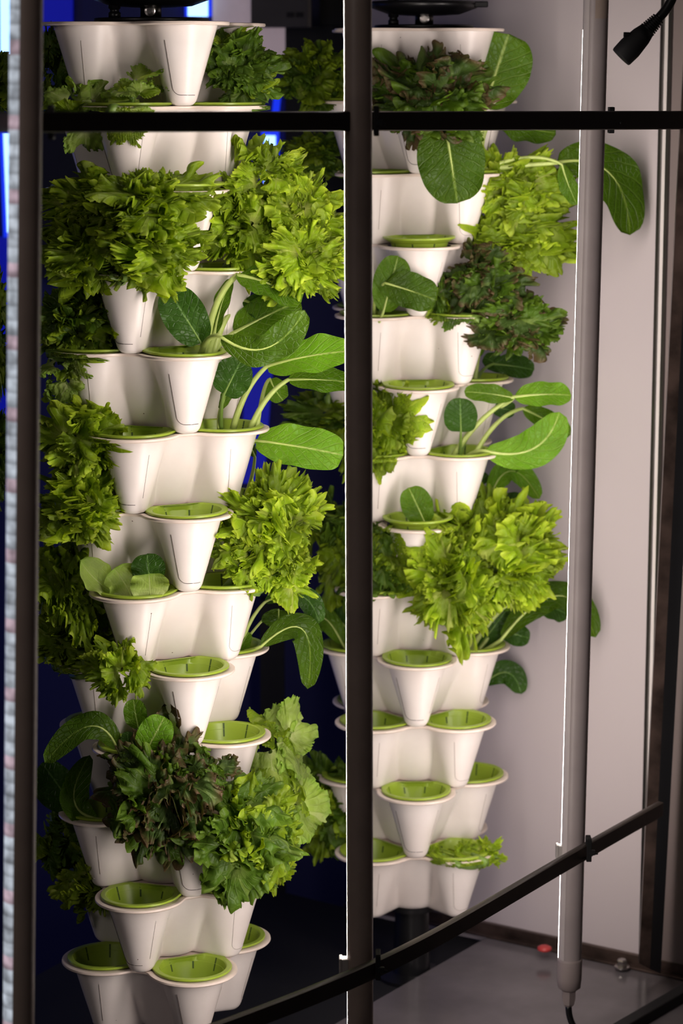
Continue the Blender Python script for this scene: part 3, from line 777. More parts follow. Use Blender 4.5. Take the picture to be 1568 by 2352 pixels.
GR('right', 9, 0, [
    (880, 716, 914, 588, 84, dict(mat='choi', n=(0, -1, .1), r=.003, bend=.012, db=-.07)),
    (884, 650, 1002, 690, 86, dict(mat='choio', n=(0, -.95, .3), r=.003, bend=.012, db=-.08, shape=(.40, .36))),
    (872, 716, 868, 630, 40, dict(mat='choid', n=(.4, -.9, .1), r=.003))],
   'two smooth oval green leaves beside the centre tube, upper right tower')
GR('right', 8, 1, [
    (1132, 836, 1226, 850, 58, dict(mat='choid', smat='stalkd', n=(0, -.9, .4), r=.003, db=.05, root=(1092, 880))),
    (1160, 850, 1110, 820, 44, dict(mat='choid', smat='stalkd', n=(0, -.9, .4), r=.003, db=.06)),
    (1098, 820, 1108, 780, 20, dict(mat='choi', n=(0, -1, .1), r=.004, root=(1090, 878)))],
   'dark leaves on a thin stalk below the brown-edged red lettuce, right tower')
GR('right', 7, 1, [
    (1058, 992, 1056, 914, 78, dict(mat='choid', smat='stalkd', n=(0, -1, .1), r=.0026, shape=(.32, .40), db=-.02, root=(1056, 1048))),
    (1180, 912, 1312, 908, 66, dict(mat='choib', n=(0, -.8, .6), r=.0042, bend=.012, db=-.01, root=(1040, 1048))),
    (1180, 914, 1066, 900, 48, dict(mat='choi', n=(0, -.85, .5), r=.002, db=-.01, root=(1150, 935))),
    (1114, 1036, 1284, 946, 92, dict(mat='choib', n=(.2, -.9, .4), r=.004, mid=(1225, 1030), db=-.03, root=(1075, 1048))),
    (1200, 938, 1310, 998, 52, dict(mat='choi', n=(.1, -.9, .4), r=.0038, db=.04, root=(1090, 1045))),
    (1128, 935, 1182, 945, 44, dict(mat='choid', smat='stalkd', n=(0, -.9, .3), r=.003, db=.06))],
   'leafy greens with spreading pale stalks, right of the middle of right tower')
GR('right', 6, 0, [(976, 1202, 938, 1120, 74, dict(mat='choi', n=(.1, -1, .1), r=.002, bend=.01, db=-.01, shape=(.42, .38), root=(970, 1206)))],
   'single oval green leaf standing in a raised front cup, right tower', name='young_greens')
GR('right', 6, 1, [
    (1120, 1156, 1238, 1146, 60, dict(mat='choib', n=(-.1, -.75, .65), r=.003, mid=(1172, 1082), db=.03)),
    (1136, 1102, 1197, 1056, 36, dict(mat='choi', n=(0, -.9, .3), r=.003, db=.04)),
    (1140, 1152, 1208, 1150, 40, dict(mat='choid', smat='stalkd', n=(0, -.9, .3), r=.003, db=.05)),
    (1094, 1112, 1120, 1090, 26, dict(mat='choid', smat='stalkd', n=(0, -.9, .3), r=.003, db=.06))],
   'greens with a small bright curved leaf just above the big frilly head, right tower')
GR('right', 4, 1, [
    (1150, 1470, 1366, 1464, 80, dict(mat='choio', n=(0, -.75, .65), r=.0042, mid=(1280, 1368), db=-.01, root=(1105, 1500))),
    (1235, 1385, 1304, 1412, 66, dict(mat='choid', n=(0, -.8, .6), r=.003, db=.03)),
    (1096, 1490, 1168, 1394, 58, dict(mat='choid', smat='stalkd', n=(0, -1, .2), r=.003, db=.02)),
    (1150, 1450, 1216, 1466, 54, dict(mat='choid', smat='stalkd', n=(0, -.9, .3), r=.003, db=.05)),
    (1152, 1400, 1236, 1352, 40, dict(mat='choi', n=(0, -.8, .6), r=.0042, db=0, root=(1080, 1496)))],
   'leafy greens with a long leaf passing behind the right lamp tube')
GR('right', 3, 2, [(1110, 1572, 1196, 1594, 60, dict(mat='choid', smat='stalkd', n=(0, -.9, .35), r=.003, mid=(1165, 1545), db=.03))],
   'one dark oval leaf against the pale wall, right behind the right tower', name='young_greens')
GR('right', 4, -1, [
    (788, 1482, 702, 1492, 64, dict(mat='choi', n=(0, -.8, .6), r=.003, mid=(735, 1418), db=-.01)),
    (795, 1440, 730, 1386, 56, dict(mat='choid', n=(0, -.9, .4), r=.003, db=.02))],
   'shaded greens left of the centre lamp tube, below the unlit dark lettuce')

HOLD = {}
for a, k in PL: OCC[a[:3]] = 'lettuce-filled'
for a, k in GL: OCC[a[:3]] = 'planted'
for tw in ('left', 'right'):
    for t in range(1, 13):
        lobes = [0, 1, -1] + ([2] if tw == 'right' and t % 2 else [])
        if tw == 'right' and t % 2: pass
        for i in lobes:
            lift = {('right', 10, 0): .010, ('right', 6, 0): .009, ('left', 11, 0): .006}.get((tw, t, i), 0)
            cup(tw, t, i, lift, dark=(tw, t, i) in (('left', 4, -1), ('left', 1, -1)) and False)
sd = 5
for a, k in PL:
    tw, t, i, boxes, style, label = a
    sd += 3
    lettuce(tw, t, i, boxes, style, label, seed=sd, **k)
for a, k in GL: greens(*a, **k)
# dry scraps at the foot of one lettuce
p, a_ = lobe('left', 7, -1)
mb = MB(); r_ = random.Random(4)
for k in range(9):
    c = P(238 + r_.uniform(-2, 34), 1170 + r_.uniform(-12, 6), p[1] - .05)
    V, F, uv = lettuce_leaf(r_, .009, .3, 1.4, .12, 5, 24, 6)
    mb.add(rotz(V, r_.uniform(0, 6)) + c, F.tolist())
tag(mb.build('dry_leaf_scraps', M['dry']), 'dry orange leaf scraps lying on the rim at left of left tower', 'dry leaves', kind='stuff')

# ------------------------------------------------------------------ lamps
def unit(v): v = np.array(v, float); return v / np.linalg.norm(v)
def lamp(name, top, bot, Y, dia, face, mats, label, led=False, end=None, em='lamp', zt=None):
    """tube lamp from pixel top to pixel bot at distance Y; its lit half looks along face"""
    A, B = P(*top, Y), P(*bot, Y)
    o = thing(name, B, label, 'lamp', None)
    ax = unit(A - B); f = np.array([face[0], face[1], 0.0]); f = unit(f - ax * (f @ ax)); sd = np.cross(ax, f)
    r = dia / 2
    def arc(a0, a1, n, rr, A_=A, B_=B):
        w = np.linspace(a0, a1, n)
        q = rr * (np.cos(w)[:, None] * f + np.sin(w)[:, None] * sd)
        return np.concatenate([B_ + q, A_ + q])
    n = 28
    h = PI / 2
    mk('housing', arc(1.19, 2 * PI - 1.19, n, r), grid_faces(2, n), M[mats[0]], o)
    if len(mats) > 1:      # paler side band next to the diffuser, its lit tone put into the colour
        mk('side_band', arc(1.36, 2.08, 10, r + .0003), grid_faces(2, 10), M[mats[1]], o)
    if zt:                 # lit length cut short; dark ends added so the light falls off
        z0, z1 = zt
        L_ = A - B
        cut = [B, B + L_ * z0, B + L_ * z1, A]
        mk('diffuser', arc(-1.19, 1.19, n, r, cut[2], cut[1]), grid_faces(2, n), M[em], o)
        mk('added_dark_end', arc(-1.19, 1.19, n, r, cut[1], cut[0]), grid_faces(2, n), M[mats[0]], o)
        mk('added_dark_end', arc(-1.19, 1.19, n, r, cut[3], cut[2]), grid_faces(2, n), M[mats[0]], o)
    else:
        mk('diffuser', arc(-1.19, 1.19, n, r), grid_faces(2, n), M[em], o)
    return o, A, B, ax, f, sd, r

ZS0 = Z1 + 1.357 - 1.597
lamp_c = lamp('lamp_tube', (821, -260), (828, 2774), 3.20, .0365, (-.46, .89), ['tube_dark', 'tube_dark2'] if 'tube_dark2' in M else ['tube_dark'], 'dark vertical lamp tube in the centre, its lit side facing the left tower', zt=(.12, .94))
lamp_r = lamp('lamp_tube', (1373, -160), (1308, 2205), 3.75, .0385, (-.43, .90), ['tube_grey', 'tube_grey2'], 'pale grey vertical lamp tube at right ending in a cable gland', em='lamp2', zt=(.0, .91))
lo, A, B, ax, f, sd, r = lamp_r
mb = MB(); mb.lathe(B, [(r * 1.02, .004), (r * 1.06, 0), (r * 1.06, -.030), (r * .98, -.046), (r * .6, -.052)], 32, ax); mb.build('end_cap', M['cap'], lo)
mb = MB(); mb.lathe(B - ax * .052, [(r * .62, 0), (r * .62, -.014), (r * .5, -.024), (.006, -.028)], 6, ax); sharp(mb.build('cable_gland', M['cap'], lo), 20)
c0 = B - ax * .078
c1, c2 = P(1330, 2352, 3.74), P(1375, 2400, 3.72)
MB().tube([bez(c0, c0 - ax * .05, c2, s) for s in np.linspace(0, 1, 14)] + [c2 * (1 - q) + np.array([c2[0] + .01, c2[1], ZS0 + .006]) * q for q in (.5, 1)], .0055, 10).build('power_cable', M['black'], lo)
# dark sticker near the top of the right tube
w = np.linspace(2.55, 3.75, 8)
Atp = B + ax * ((2205 - 0) / FPX * 3.75 * 1.02); Abt = Atp - ax * .013
mk('label_patch', np.concatenate([q + (r + .0006) * (np.cos(w)[:, None] * f - np.sin(w)[:, None] * -sd) for q in (Abt, Atp + ax * .05)]), grid_faces(2, 8), M['tube_dark'], lo)
lamp_l = lamp('lamp_tube', (62, -200), (36, 3231), 2.68, .0365, (-.99, -.10), ['tube_dark'], 'dark vertical lamp tube at far left with its row of small diodes showing', em='led')

# cable ties and clear clips
def tie(u, v, Y, hv, label, du=6):
    c = P(u, v, Y); k = Y / FPX
    o = thing('cable_tie', c, label, 'cable tie', 'black cable ties holding the bars to the lamp tubes')
    mb = MB()
    hh = hv * k / 2 + .003; d = .010; wd = du * k
    for q, s in ((c + [0, -d * .5, 0], (wd, .0012, hh)), (c + [0, .018, 0], (wd, .0012, hh)), (c + [0, .007, hh], (wd, d * 1.2, .0012)), (c + [0, .007, -hh], (wd, d * 1.2, .0012))): mb.box(q, s)
    bevel(mb.build('strap', M['blackmat'], o, False), .0008)
    mb = MB(); mb.box(c + [wd * 1.2, -d * .75, -.002], (.0045, .003, .004)); mb.box(c + [wd * 2.2, -d * .75, -.004], (.005, .0012, .0016))
    bevel(mb.build('lock_head', M['blackmat'], o, False), .0008)
    return o

def clip(u, v, Y, label):
    c = P(u, v, Y)
    o = thing('tube_clip', c, label, 'clip', 'clear clips on the lamp tubes')
    mb = MB(); mb.box(c, (.006, .008, .0105)); mb.box(c + [-.005, 0, 0], (.002, .009, .012))
    bevel(mb.build('clip_body', M['clear'], o, False), .001)

def flatbar(name, pts, heights, th, mat, label):
    pts = np.array(pts); T = np.gradient(pts, axis=0); T[:, 2] = 0; T /= np.linalg.norm(T, axis=1)[:, None]
    nn = np.stack([T[:, 1], -T[:, 0], 0 * T[:, 0]], -1)
    up = np.array([0, 0, 1.0]); H = np.array(heights)[:, None] / 2
    c = .12
    ring_ = [pts + nn * th / 2 * a + up * H * b for a, b in ((1, -.9), (1, .9), (.6, 1), (-.6, 1), (-1, .9), (-1, -.9), (-.6, -1), (.6, -1))]
    V = np.stack(ring_, 1).reshape(-1, 3)
    F = grid_faces(len(pts), 8, True).tolist() + [list(range(8))[::-1], list(range(len(V) - 8, len(V)))]
    o = mk(name, V, F, mat, None, True)
    sharp(o, 40)
    return tag(o, label, 'bar')

def smooth_path(px, n=40):
    px = np.array(px, float); s = np.linspace(0, 1, len(px)); q = np.linspace(0, 1, n)
    out = []
    for k in range(px.shape[1]):
        out.append(np.polyval(np.polyfit(s, px[:, k], min(3, len(px) - 1)), q))
    return np.stack(out, 1)

gap = .034
up_px = smooth_path([(-120, 281, 2.70), (75, 280.5, 2.80), (821, 278.5, 3.155), (1365, 276.5, 3.70), (1720, 275.5, 3.98)])
ups = [P(u, v, Y - .028) for u, v, Y in up_px]
flatbar('upper_bar', ups, np.interp(up_px[:, 0], [-100, 821, 1600], [.0228, .0258, .0285]), .012, M['bar'], 'dark horizontal bar across the top in front of the towers')
lw_px = smooth_path([(420, 2400, 2.93), (768, 2262, 3.13), (860, 2223, 3.19), (1054, 2125, 3.37), (1283, 1992, 3.66), (1503, 1864, 3.93)])
lws = [P(u, v, Y - .028) for u, v, Y in lw_px]
flatbar('lower_bar', lws, np.full(len(lws), .0255), .012, M['lowbar'], 'dark slanting bar at the bottom running back to the right corner post')
tie(864, 278, 3.10, 52, 'black cable tie on the upper bar at the centre lamp tube')
tie(1404, 276, 3.66, 46, 'black cable tie on the upper bar at the right lamp tube')
tie(116, 281, 2.76, 60, 'black cable tie on the upper bar at the left lamp tube')
tie(868, 2220, 3.13, 50, 'black cable tie on the lower bar at the centre lamp tube')
tie(1352, 1952, 3.69, 44, 'black cable tie on the lower bar at the right lamp tube')
clip(790, 2216, 3.20, 'clear clip on the left edge of the centre lamp tube near the bottom')
clip(1286, 1955, 3.75, 'clear clip on the left edge of the right lamp tube above the lower bar')

# ------------------------------------------------------------------ rotary mounts on the towers
def mount(tw, label, du):
    c = TOW[tw][0]; z = Z1 + 12 * SP + .001
    o = thing('rotary_mount', (c[0], c[1], z), label, 'mount', 'black rotary mounts on top of the towers')
    q = np.array([c[0] + du, c[1], z])
    mb = MB(); mb.lathe(q, [(.080, 0), (.084, .001), (.084, .0055), (.082, .0065), (.02, .0065)], 48); mb.build('lower_plate', M['black'], o); 
    mb = MB(); mb.lathe(q + [0, 0, .026], [(.030, -.004), (.060, -.002), (.088, .008), (.092, .012), (.092, .018), (.086, .020), (.05, .012), (.02, .012)], 48); mb.build('upper_disc', M['black'], o)
    mb = MB(); mb.lathe(q + [.0, -.01, .0065], [(.0155, 0), (.0155, .020), (.012, .022)], 24); mb.build('bearing', M['gun'], o)
    b = q + [.0, -.0255, .0165]
    mb = MB(); mb.lathe(b, [(.008, 0), (.008, .003), (.0055, .004)], 20, (0, -1, 0)); mb.lathe(b + [0, -.003, 0], [(.0045, 0), (.0045, .004)], 6, (0, -1, 0)); sharp(mb.build('bolt', M['chrome'], o), 30)
    mb = MB()
    for s in (-1,): mb.lathe(q + [s * .052, -.02, .006], [(.009, 0), (.009, .008), (.007, .009), (.007, .013), (.009, .014), (.009, .024), (.011, .055), (.011, .075)], 20)
    mb.build('post', M['black'], o)
    mb = MB(); mb.box(q + [.088, -.03, .040], (.018, .006, .005)); bevel(mb.build('lug', M['black'], o, False), .002)
    mb = MB(); mb.lathe(q + [0, 0, .038], [(.006, 0), (.006, .5)], 12); mb.build('hanging_rod', M['black'], o)
    return o
mount('left', 'black rotary mount with steel bolt on top of left tower', -.005)
mount('right', 'black rotary mount with dished disc on top of right tower', .012)

# ------------------------------------------------------------------ the cabinet: shelf, tray, end wall, corner post
ZS = Z1 + 1.357 - 1.597
PA, PB = PZ(1060, 2150, ZS), PZ(1568, 2262, ZS)
wd = PB - PA; wd[2] = 0; wd = unit(wd); wn = unit(np.array([wd[1], -wd[0], 0]))     # wall direction, normal toward the room
if wn[1] > 0: wn = -wn
WO = PA - wn * .045
def wp(s, z, off=0): return WO + wd * s + wn * off + np.array([0, 0, z - WO[2]])
s0 = -.275; s1 = 1.6
mb = MB(); V = [wp(s, z, o) for s in (s0, s1) for o in (0, -.03) for z in (ZS - .019, 2.9)]
mb.add(V, [(0, 4, 5, 1), (2, 3, 7, 6), (0, 1, 3, 2), (4, 6, 7, 5), (1, 5, 7, 3), (0, 2, 6, 4)])
M['wall'] = simple('mauve_white_panel', (.53, .475, .485, 1), .5, var=.03, scale=2)
tag(mb.build('wall_right', M['wall'], None, False), kind='structure')
# floor rail along the wall with bolt
M['rust'] = simple('rusty_brown_steel', (.085, .058, .048, 1), .32, metal=.6, var=.7, scale=16, bump=.2)
def wbox(s_a, s_b, o_a, o_b, z_a, z_b):
    V = [wp(s, z, o) for s in (s_a, s_b) for o in (o_a, o_b) for z in (z_a, z_b)]
    return V, [(0, 1, 3, 2), (4, 6, 7, 5), (0, 4, 5, 1), (2, 3, 7, 6), (0, 2, 6, 4), (1, 5, 7, 3)]
mb = MB(); mb.add(*wbox(s0, s1, .002, .012, ZS, ZS + .022)); mb.add(*wbox(s0, s1, .012, .030, ZS + .001, ZS + .005))
bevel(tag(mb.build('trim_1', M['rust'], None, False), kind='structure'), .001)
bc = PZ(1428, 2222, ZS + .006); 
mb = MB(); mb.lathe(bc, [(.014, 0), (.014, .003), (.009, .0035)], 20); mb.lathe(bc + [0, 0, .0035], [(.0095, 0), (.0095, .010), (.007, .012)], 6)
sharp(tag(mb.build('hex_bolt', M['chrome'], None), 'steel hex bolt on the shelf by the wall rail, lower right', 'bolt'), 30)
# shelf (pale, glossy) and black tray
M['shelf'] = simple('glossy_pale_shelf', (.125, .112, .120, 1), .16, var=.22, scale=7)
e0, e1 = PZ(860, 2300, ZS), PZ(1100, 2163, ZS)
ed = unit(e1 - e0); E0 = e0 - ed * 1.6; E1 = e1 + ed * .05
far = PZ(1700, 2292, ZS)
mb = MB(); sh = [E0, e0, E1, wp(1.5, ZS, .002), wp(1.5, ZS, 1.6)]
top = np.array(sh); top[:, 2] = ZS; bot = top.copy(); bot[:, 2] -= .03
mb.add(np.concatenate([top, bot]), [[0, 1, 2, 3, 4][::-1], [5, 6, 7, 8, 9]] + [[i, (i + 1) % 5, 5 + (i + 1) % 5, 5 + i] for i in range(5)])
tag(mb.build('shelf_floor', M['shelf'], None, False), kind='structure')
# tray
tl, tc_, tr = PZ(80, 2243, ZS - .02), PZ(560, 1985, ZS - .02), E1
TR0 = np.array([e0 - ed * 1.6 - [.001, 0, 0], E1, PZ(800, 2086, ZS - .02), PZ(500, 2012, ZS - .02), PZ(80, 2243, ZS - .02), PZ(80, 2243, ZS - .02) - ed * 1.6 + [-.1, 0, 0]])
TR0[:, 2] = ZS - .02; TB = TR0.copy(); TB[:, 2] -= .12
n6 = len(TR0)
mb = MB(); mb.add(np.concatenate([TR0, TB]), [list(range(n6))[::-1], list(range(n6, 2 * n6))] + [[i, (i + 1) % n6, n6 + (i + 1) % n6, n6 + i] for i in range(n6)])
tag(mb.build('tower_tray', M['blackmat'], None, False), 'wide matt black tray that both planter towers stand on', 'tray')
for tw in ('left', 'right'):
    c = TOW[tw][0]
    zb = ZS - .02
    zt = Z1 - SP
    mb = MB(); mb.lathe([c[0], c[1], zb], [(.062, 0), (.062, .006), (.034, .012), (.030, zt - zb - .012), (.046, zt - zb - .008), (.046, zt - zb + .001)], 32)
    o = tag(mb.build('pedestal', M['black'], None), f'black round foot under the lowest pot of the {tw} tower', 'base', 'black feet under the towers')
    sharp(o, 30)
# posts at right
def prism(name, quad_px, Y, depth, mat, parent=None):
    V = [P(u, v, Y) for u, v in quad_px]; V2 = [q + np.array([.0, depth, 0]) for q in V]
    return MB().add(V + V2, [(0, 1, 2, 3), (7, 6, 5, 4), (0, 4, 5, 1), (1, 5, 6, 2), (2, 6, 7, 3), (3, 7, 4, 0)]).build(name, mat, parent, False)
post = thing('corner_post', P(1490, 2235, 3.98), 'dark leaning corner post with brown inner face at the right edge', 'post')
prism('inner_face', [(1577, -20), (1604, -20), (1492, 2226), (1467, 2212)], 3.985, .01, M['rust'], post)
prism('outer_face', [(1604, -20), (1640, -20), (1517, 2236), (1492, 2226)], 3.985, .012, M['black'], post)
# bright strip and dark panel at the back right
M['strip'] = simple('polished_strip', (.85, .8, .77, 1), .25, metal=.2, var=.03)
def wallpt(u, z, off):                       # where the sight line through pixel column u meets the wall offset plane, at height z
    d = ray(u, 170); C = np.array([0, 0, HC]); W = WO + wn * off
    k = ((W - C) @ wn) / (d @ wn); q = C + d * k
    return (q - WO) @ wd
sA = [wallpt(u, 0, .012) for u in (1516, 1523, 1534, 1541, 1640)]
mb = MB(); mb.add(*wbox(sA[0], sA[1], .001, .016, ZS + .02, 2.8)); mb.add(*wbox(sA[2], sA[3], .001, .016, ZS + .02, 2.8))
tag(mb.build('trim_2', M['gun'], None, False), kind='structure')
mb = MB(); mb.add(*wbox(sA[1], sA[2], .001, .010, ZS + .02, 2.8)); tag(mb.build('trim_3', M['strip'], None, False), kind='structure')
M['wall_dark'] = simple('dark_mauve_panel', (.20, .16, .15, 1), .5, var=.05, scale=3)
mb = MB(); mb.add(*wbox(sA[3], s1, .001, .008, ZS + .02, 2.8)); tag(mb.build('trim_4', M['wall_dark'], None, False), kind='structure')
# black edge rail, lower right corner
a, b = PZ(1370, 2372, ZS + .02), PZ(1640, 2215, ZS + .02)
dd = unit(b - a); nn_ = np.array([dd[1], -dd[0], 0])
mb = MB(); mb.box((a + b) / 2 + nn_ * .012 - [0, 0, .0095], (np.linalg.norm(b - a) / 2, .012, .0095), [dd, nn_, [0, 0, 1]])
bevel(tag(mb.build('edge_rail', M['blackmat'], None, False), 'black rail lying across the lower right corner of the shelf', 'rail'), .002)
M['redp'] = simple('red_plastic', (.5, .05, .05, 1), .4)
q = PZ(1250, 2172, ZS + .03)
mb = MB(); mb.lathe(q - [0, 0, .02], [(.008, .010), (.013, .012), (.013, .017), (.007, .020)], 20, None)
tag(mb.build('red_cap', M['redp'], None), 'small red plastic cap against the wall left of the right lamp tube', 'cap')

# ------------------------------------------------------------------ hanging plug, top right
Yp = 3.45
o = thing('power_cord', P(1425, 125, Yp), 'black power cord with a round plug hanging at the top right', 'cord')
path = [P(u, v, Yp) for u, v in [(1512, 42), (1530, 22), (1545, -5), (1560, -60), (1580, -160), (1600, -320)]]
path = np.array([np.interp(s, np.linspace(0, 1, 6), [q[k] for q in path]) for s in np.linspace(0, 1, 30) for k in range(3)]).reshape(-1, 3)
for _ in range(6): path[1:-1] = (path[:-2] + path[2:] + 2 * path[1:-1]) / 4
MB().tube(path, .0068, 12).build('cable', M['black'], o)
A_, B_ = P(1425, 132, Yp), P(1512, 42, Yp); ax_ = unit(B_ - A_); Ln = np.linalg.norm(B_ - A_)
mb = MB(); mb.lathe(A_, [(.0155, 0), (.0165, .002), (.0172, .018), (.0165, Ln * .32), (.0145, Ln * .55), (.0115, Ln * .70)], 28, ax_)
mb.build('plug', M['blackmat'], o)
mb = MB()
prof = []
for k in range(7):
    z = Ln * (.70 + .045 * k); rr = .0120 - .0004 * k
    prof += [(rr, z), (rr, z + Ln * .024), (rr - .003, z + Ln * .026), (rr - .003, z + Ln * .043)]
mb.lathe(A_, prof, 20, ax_); sharp(mb.build('strain_relief', M['black'], o), 30)
mb = MB(); mb.box(A_ + ax_ * Ln * .36 + np.array([-.012, -.006, .012]), (.004, .003, .0035)); mb.build('key_tab', M['black'], o, False)

# ------------------------------------------------------------------ the dim room behind
M['navy'] = simple('navy_back_wall', (.020, .022, .10, 1), .7, var=.15, scale=1)
mb = MB(); mb.add([(-3, 5.32, -.6), (1.2, 5.32, -.6), (1.2, 5.32, 3), (-3, 5.32, 3)], [(0, 1, 2, 3)]); tag(mb.build('wall_back', M['navy'], None, False), kind='structure')
mb = MB(); mb.add([(-3, 1.4, -.45), (2.2, 1.4, -.45), (2.2, 5.32, -.45), (-3, 5.32, -.45)], [(0, 1, 2, 3)]); tag(mb.build('floor', M['blackmat'], None, False), kind='structure')
def blueM(name, c, s):
    m, nt, b = base_mat(name); b.inputs['Base Color'].default_value = (0, 0, .1, 1)
    b.inputs['Emission Color'].default_value = c; b.inputs['Emission Strength'].default_value = s
    tc = N(nt, 'ShaderNodeTexCoord'); no = N(nt, 'ShaderNodeTexNoise'); no.inputs['Scale'].default_value = 3
    nt.links.new(tc.outputs['Object'], no.inputs['Vector']); mr = N(nt, 'ShaderNodeMapRange'); mr.inputs['To Min'].default_value = s * .8; mr.inputs['To Max'].default_value = s * 1.2
    nt.links.new(no.outputs['Fac'], mr.inputs['Value']); nt.links.new(mr.outputs[0], b.inputs['Emission Strength'])
    return m
M['bluecore'] = blueM('lit_blue_tube', (.35, .62, 1, 1), 2.2)
M['blueglow'] = blueM('blue_halo_plate', (.004, .035, 1, 1), .85)  # blue halo of the lamps painted as a glowing plate
M['bluedeep'] = blueM('dim_blue_glow_strip', (.002, .012, 1, 1), .22)  # blue light on surfaces painted as weak emission
def blue(u0, v0, u1, v1, Y, wc, wb, label, core=(0, 1), glow='blueglow'):
    A, B = P(u0, v0, Y), P(u1, v1, Y); k = Y / FPX
    o = thing('blue_lamp_glow', B, label, 'lamp', 'blue lamps behind the towers')
    d = A - B
    x = np.array([1.0, 0, 0])
    mb = MB(); mb.add([B - x * wb * k / 2, B + x * wb * k / 2, A + x * wb * k / 2, A - x * wb * k / 2, B - x * wb * k / 2 + [0, .02, 0], B + x * wb * k / 2 + [0, .02, 0], A + x * wb * k / 2 + [0, .02, 0], A - x * wb * k / 2 + [0, .02, 0]],
                      [(0, 1, 2, 3), (7, 6, 5, 4), (0, 4, 5, 1), (1, 5, 6, 2), (2, 6, 7, 3), (3, 7, 4, 0)]); mb.build('backing', M[glow], o, False)  # emissive plate stands in for the spread of blue light
    if wc:
        a, b = B + d * core[1], B + d * core[0]
        MB().tube([a + [0, -.012, 0], b + [0, -.012, 0]], wc * k / 2, 14).build('tube', M['bluecore'], o)
    return o
blue(620, 298, 620, 560, 5.298, 26, 40, 'short bright blue lamp behind the frilly head under the upper bar', core=(.1, .95))
blue(600, 800, 576, 1110, 5.298, 0, 60, 'deep blue lamp backing seen between the spoon leaf stalks', glow='bluedeep')  # no tube here, emissive strip stands in for blue-lit surfaces
blue(640, 190, 632, 262, 5.298, 0, 16, 'small deep blue strip beside the dark green lettuce above the bar')
blue(22, -60, 24, 165, 5.298, 40, 56, 'bright blue lamp at the top left edge of the view', core=(0, .95))
blue(20, 296, 30, 545, 5.298, 22, 44, 'long blue lamp at the left edge below the upper bar', core=(.05, .97))
blue(8, 545, 2, 960, 5.298, 0, 40, 'dim blue lamp backing low at the left edge', glow='bluedeep')  # blue glow below the lamp, painted as an emissive strip
blue(455, -60, 455, 38, 5.298, 46, 60, 'cyan-blue lamp seen through the left rotary mount', core=(0, .9))
blue(130, -60, 130, 70, 5.298, 0, 70, 'dim blue lamp backing left of the topmost left pot', glow='bluedeep')  # emissive strip added for the blue glow on the wall
# pale panel, control box and black uprights at the top
M['pinkp'] = simple('glowing_pinkish_panel', (.50, .40, .42, 1), .6, emit=(.8, .62, .66, 1), es=.22)  # weak emission stands in for light falling on the board
mb = MB(); k = 5.2 / FPX
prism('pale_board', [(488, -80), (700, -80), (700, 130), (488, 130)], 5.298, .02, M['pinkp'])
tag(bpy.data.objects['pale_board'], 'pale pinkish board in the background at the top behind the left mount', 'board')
M['boxg'] = simple('dark_grey_box', (.045, .038, .042, 1), .5, var=.1)
o = thing('control_box', P(645, 62, 5.2), 'dark grey control box with two black ports hanging in the background', 'box')
prism('case', [(576, -90), (706, -90), (706, 62), (576, 62)], 5.18, .13, M['boxg'], o)
prism('case_edge', [(706, -90), (714, -90), (714, 62), (706, 62)], 5.185, .13, simple('box_edge', (.12, .10, .10, 1), .5), o)
for u in (667, 688): prism('port', [(u - 9, 28), (u + 9, 28), (u + 9, 40), (u - 9, 40)], 5.178, .004, M['blackmat'], o)
def upright(u0, u1, v0, v1, Y, label):
    A, B = P(u0, v0, Y), P(u1, v1, Y); zt, zb = A[2], -.45
    mb = MB(); mb.box(((A[0] + B[0]) / 2, Y + .025, (zt + zb) / 2), ((B[0] - A[0]) / 2, .025, (zt - zb) / 2)); q = mb.build('upright', M['blackmat'], None, False); tag(q, label, 'upright', 'black uprights in the background')
upright(596, 655, 1380, 2110, 5.0, 'black upright in the background right of the lower left tower')
prism('board', [(655, 60), (860, 60), (860, 640), (655, 640)], 5.26, .06, M['blackmat']); tag(bpy.data.objects['board'], 'black board on the back wall left of the centre lamp tube', 'board')  # sheet added to blacken the blue wall behind
prism('board', [(735, -90), (860, -90), (860, 58), (735, 58)], 5.26, .06, M['blackmat']); tag(bpy.data.objects['board.001'], 'black board high on the back wall right of the grey control box', 'board')  # sheet added to keep this upper stretch of wall dark
prism('board', [(70, 225), (215, 225), (215, 640), (70, 640)], 5.22, .10, M['blackmat']); tag(bpy.data.objects['board.002'], 'black board on the back wall left of the left tower', 'board')  # sheet added so the backdrop goes black beside the left tower
# leaves of further plants peeping past the left lamp tube
for k, (bx, lab) in enumerate([((-90, 85, 40, 260), 'dark leaves past the left lamp tube above the upper bar'), ((-90, 600, 30, 900), 'dark leaves at the left edge halfway up the picture'), ((-90, 960, 26, 1160), 'dark leaves at the left edge below the middle')]):
    Yk = 3.75
    root = P(-140, bx[3] + 30, Yk)
    lettuce(None, root, 0, [bx], 'shade', lab, n=10, seed=70 + k, ax=(.3, -.8, .4), group='dim lettuces past the left lamp tube')

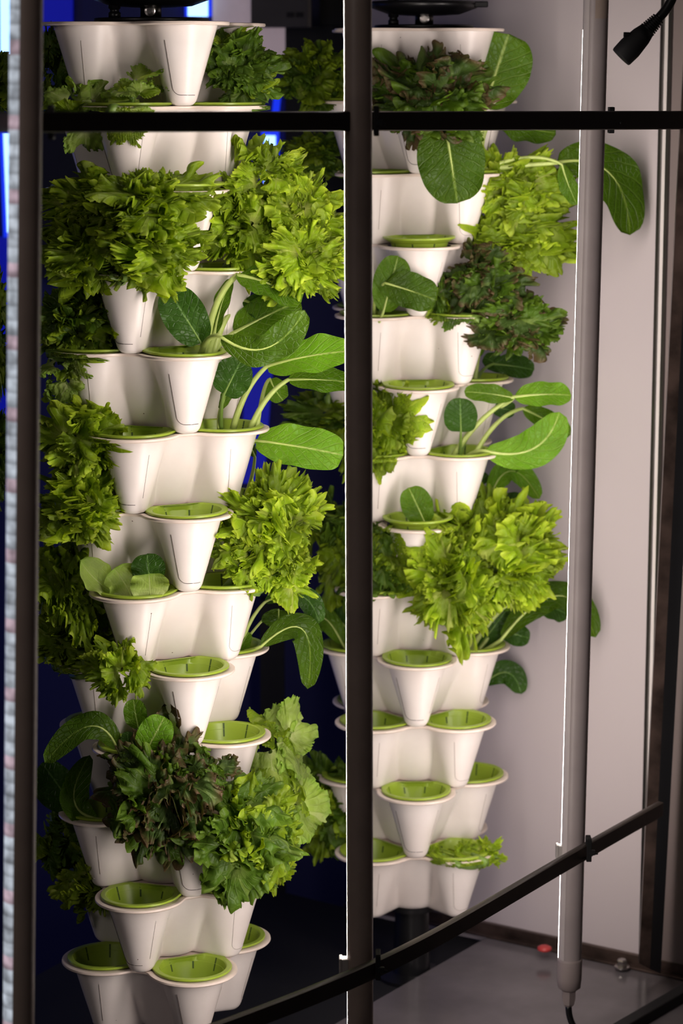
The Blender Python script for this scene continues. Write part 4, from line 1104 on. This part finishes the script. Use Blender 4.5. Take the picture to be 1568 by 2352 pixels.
pp = P(-150, 500, 3.78)
mb = MB(); mb.lathe((pp[0], pp[1], -.45), [(.03, 0), (.03, .01), (.016, .014), (.016, 2.35)], 16)
tag(mb.build('support_post', M['black']), 'black post carrying the dim plants just past the left edge', 'post')
# ------------------------------------------------------------------ light
w = bpy.data.worlds.new('dim_room'); bpy.context.scene.world = w; w.use_nodes = True
w.node_tree.nodes['Background'].inputs[0].default_value = (.55, .47, .46, 1); w.node_tree.nodes['Background'].inputs[1].default_value = .025
def area(name, loc, aim, sx, sy, e, c):
    L = bpy.data.lights.new(name, 'AREA'); L.shape = 'RECTANGLE'; L.size = sx; L.size_y = sy; L.energy = e; L.color = c
    o = bpy.data.objects.new(name, L); col.objects.link(o); o.location = loc
    o.rotation_euler = (Vector(aim) - Vector(loc)).to_track_quat('-Z', 'Y').to_euler()
    return o
area('room_light', (-2.2, .2, 2.6), (.3, 3.6, 1.2),   .8, .8, 9, (1, .88, .84))
area('blue_room_light', (-1.4, 4.3, 1.2), (-.9, 5.32, .9), .3, 2.0, 2.2, (.05, .12, 1))
area('blue_side_light', (-1.5, 4.6, .75), (-.27, 3.6, .6), .3, 1.2, 1.3, (.06, .15, 1))

# ------------------------------------------------------------------ camera
cd = bpy.data.cameras.new('camera'); cam = bpy.data.objects.new('camera', cd); col.objects.link(cam)
cam.location = (0, 0, HC); cam.rotation_euler = (PI / 2 - TH, 0, 0)
cd.sensor_fit = 'VERTICAL'; cd.sensor_height = 36; cd.lens = FPX / 2352 * 36; cd.clip_start = .05; cd.clip_end = 60
cd.dof.use_dof = True; cd.dof.focus_distance = 3.56; cd.dof.aperture_fstop = 4.8
bpy.context.scene.camera = cam
sc = bpy.context.scene
sc.view_settings.view_transform = 'Standard'; sc.view_settings.look = 'None'; sc.view_settings.exposure = 0.0

sc.cycles.max_bounces = 6; sc.cycles.diffuse_bounces = 3; sc.cycles.glossy_bounces = 2; sc.cycles.transmission_bounces = 4; sc.cycles.sample_clamp_indirect = 4
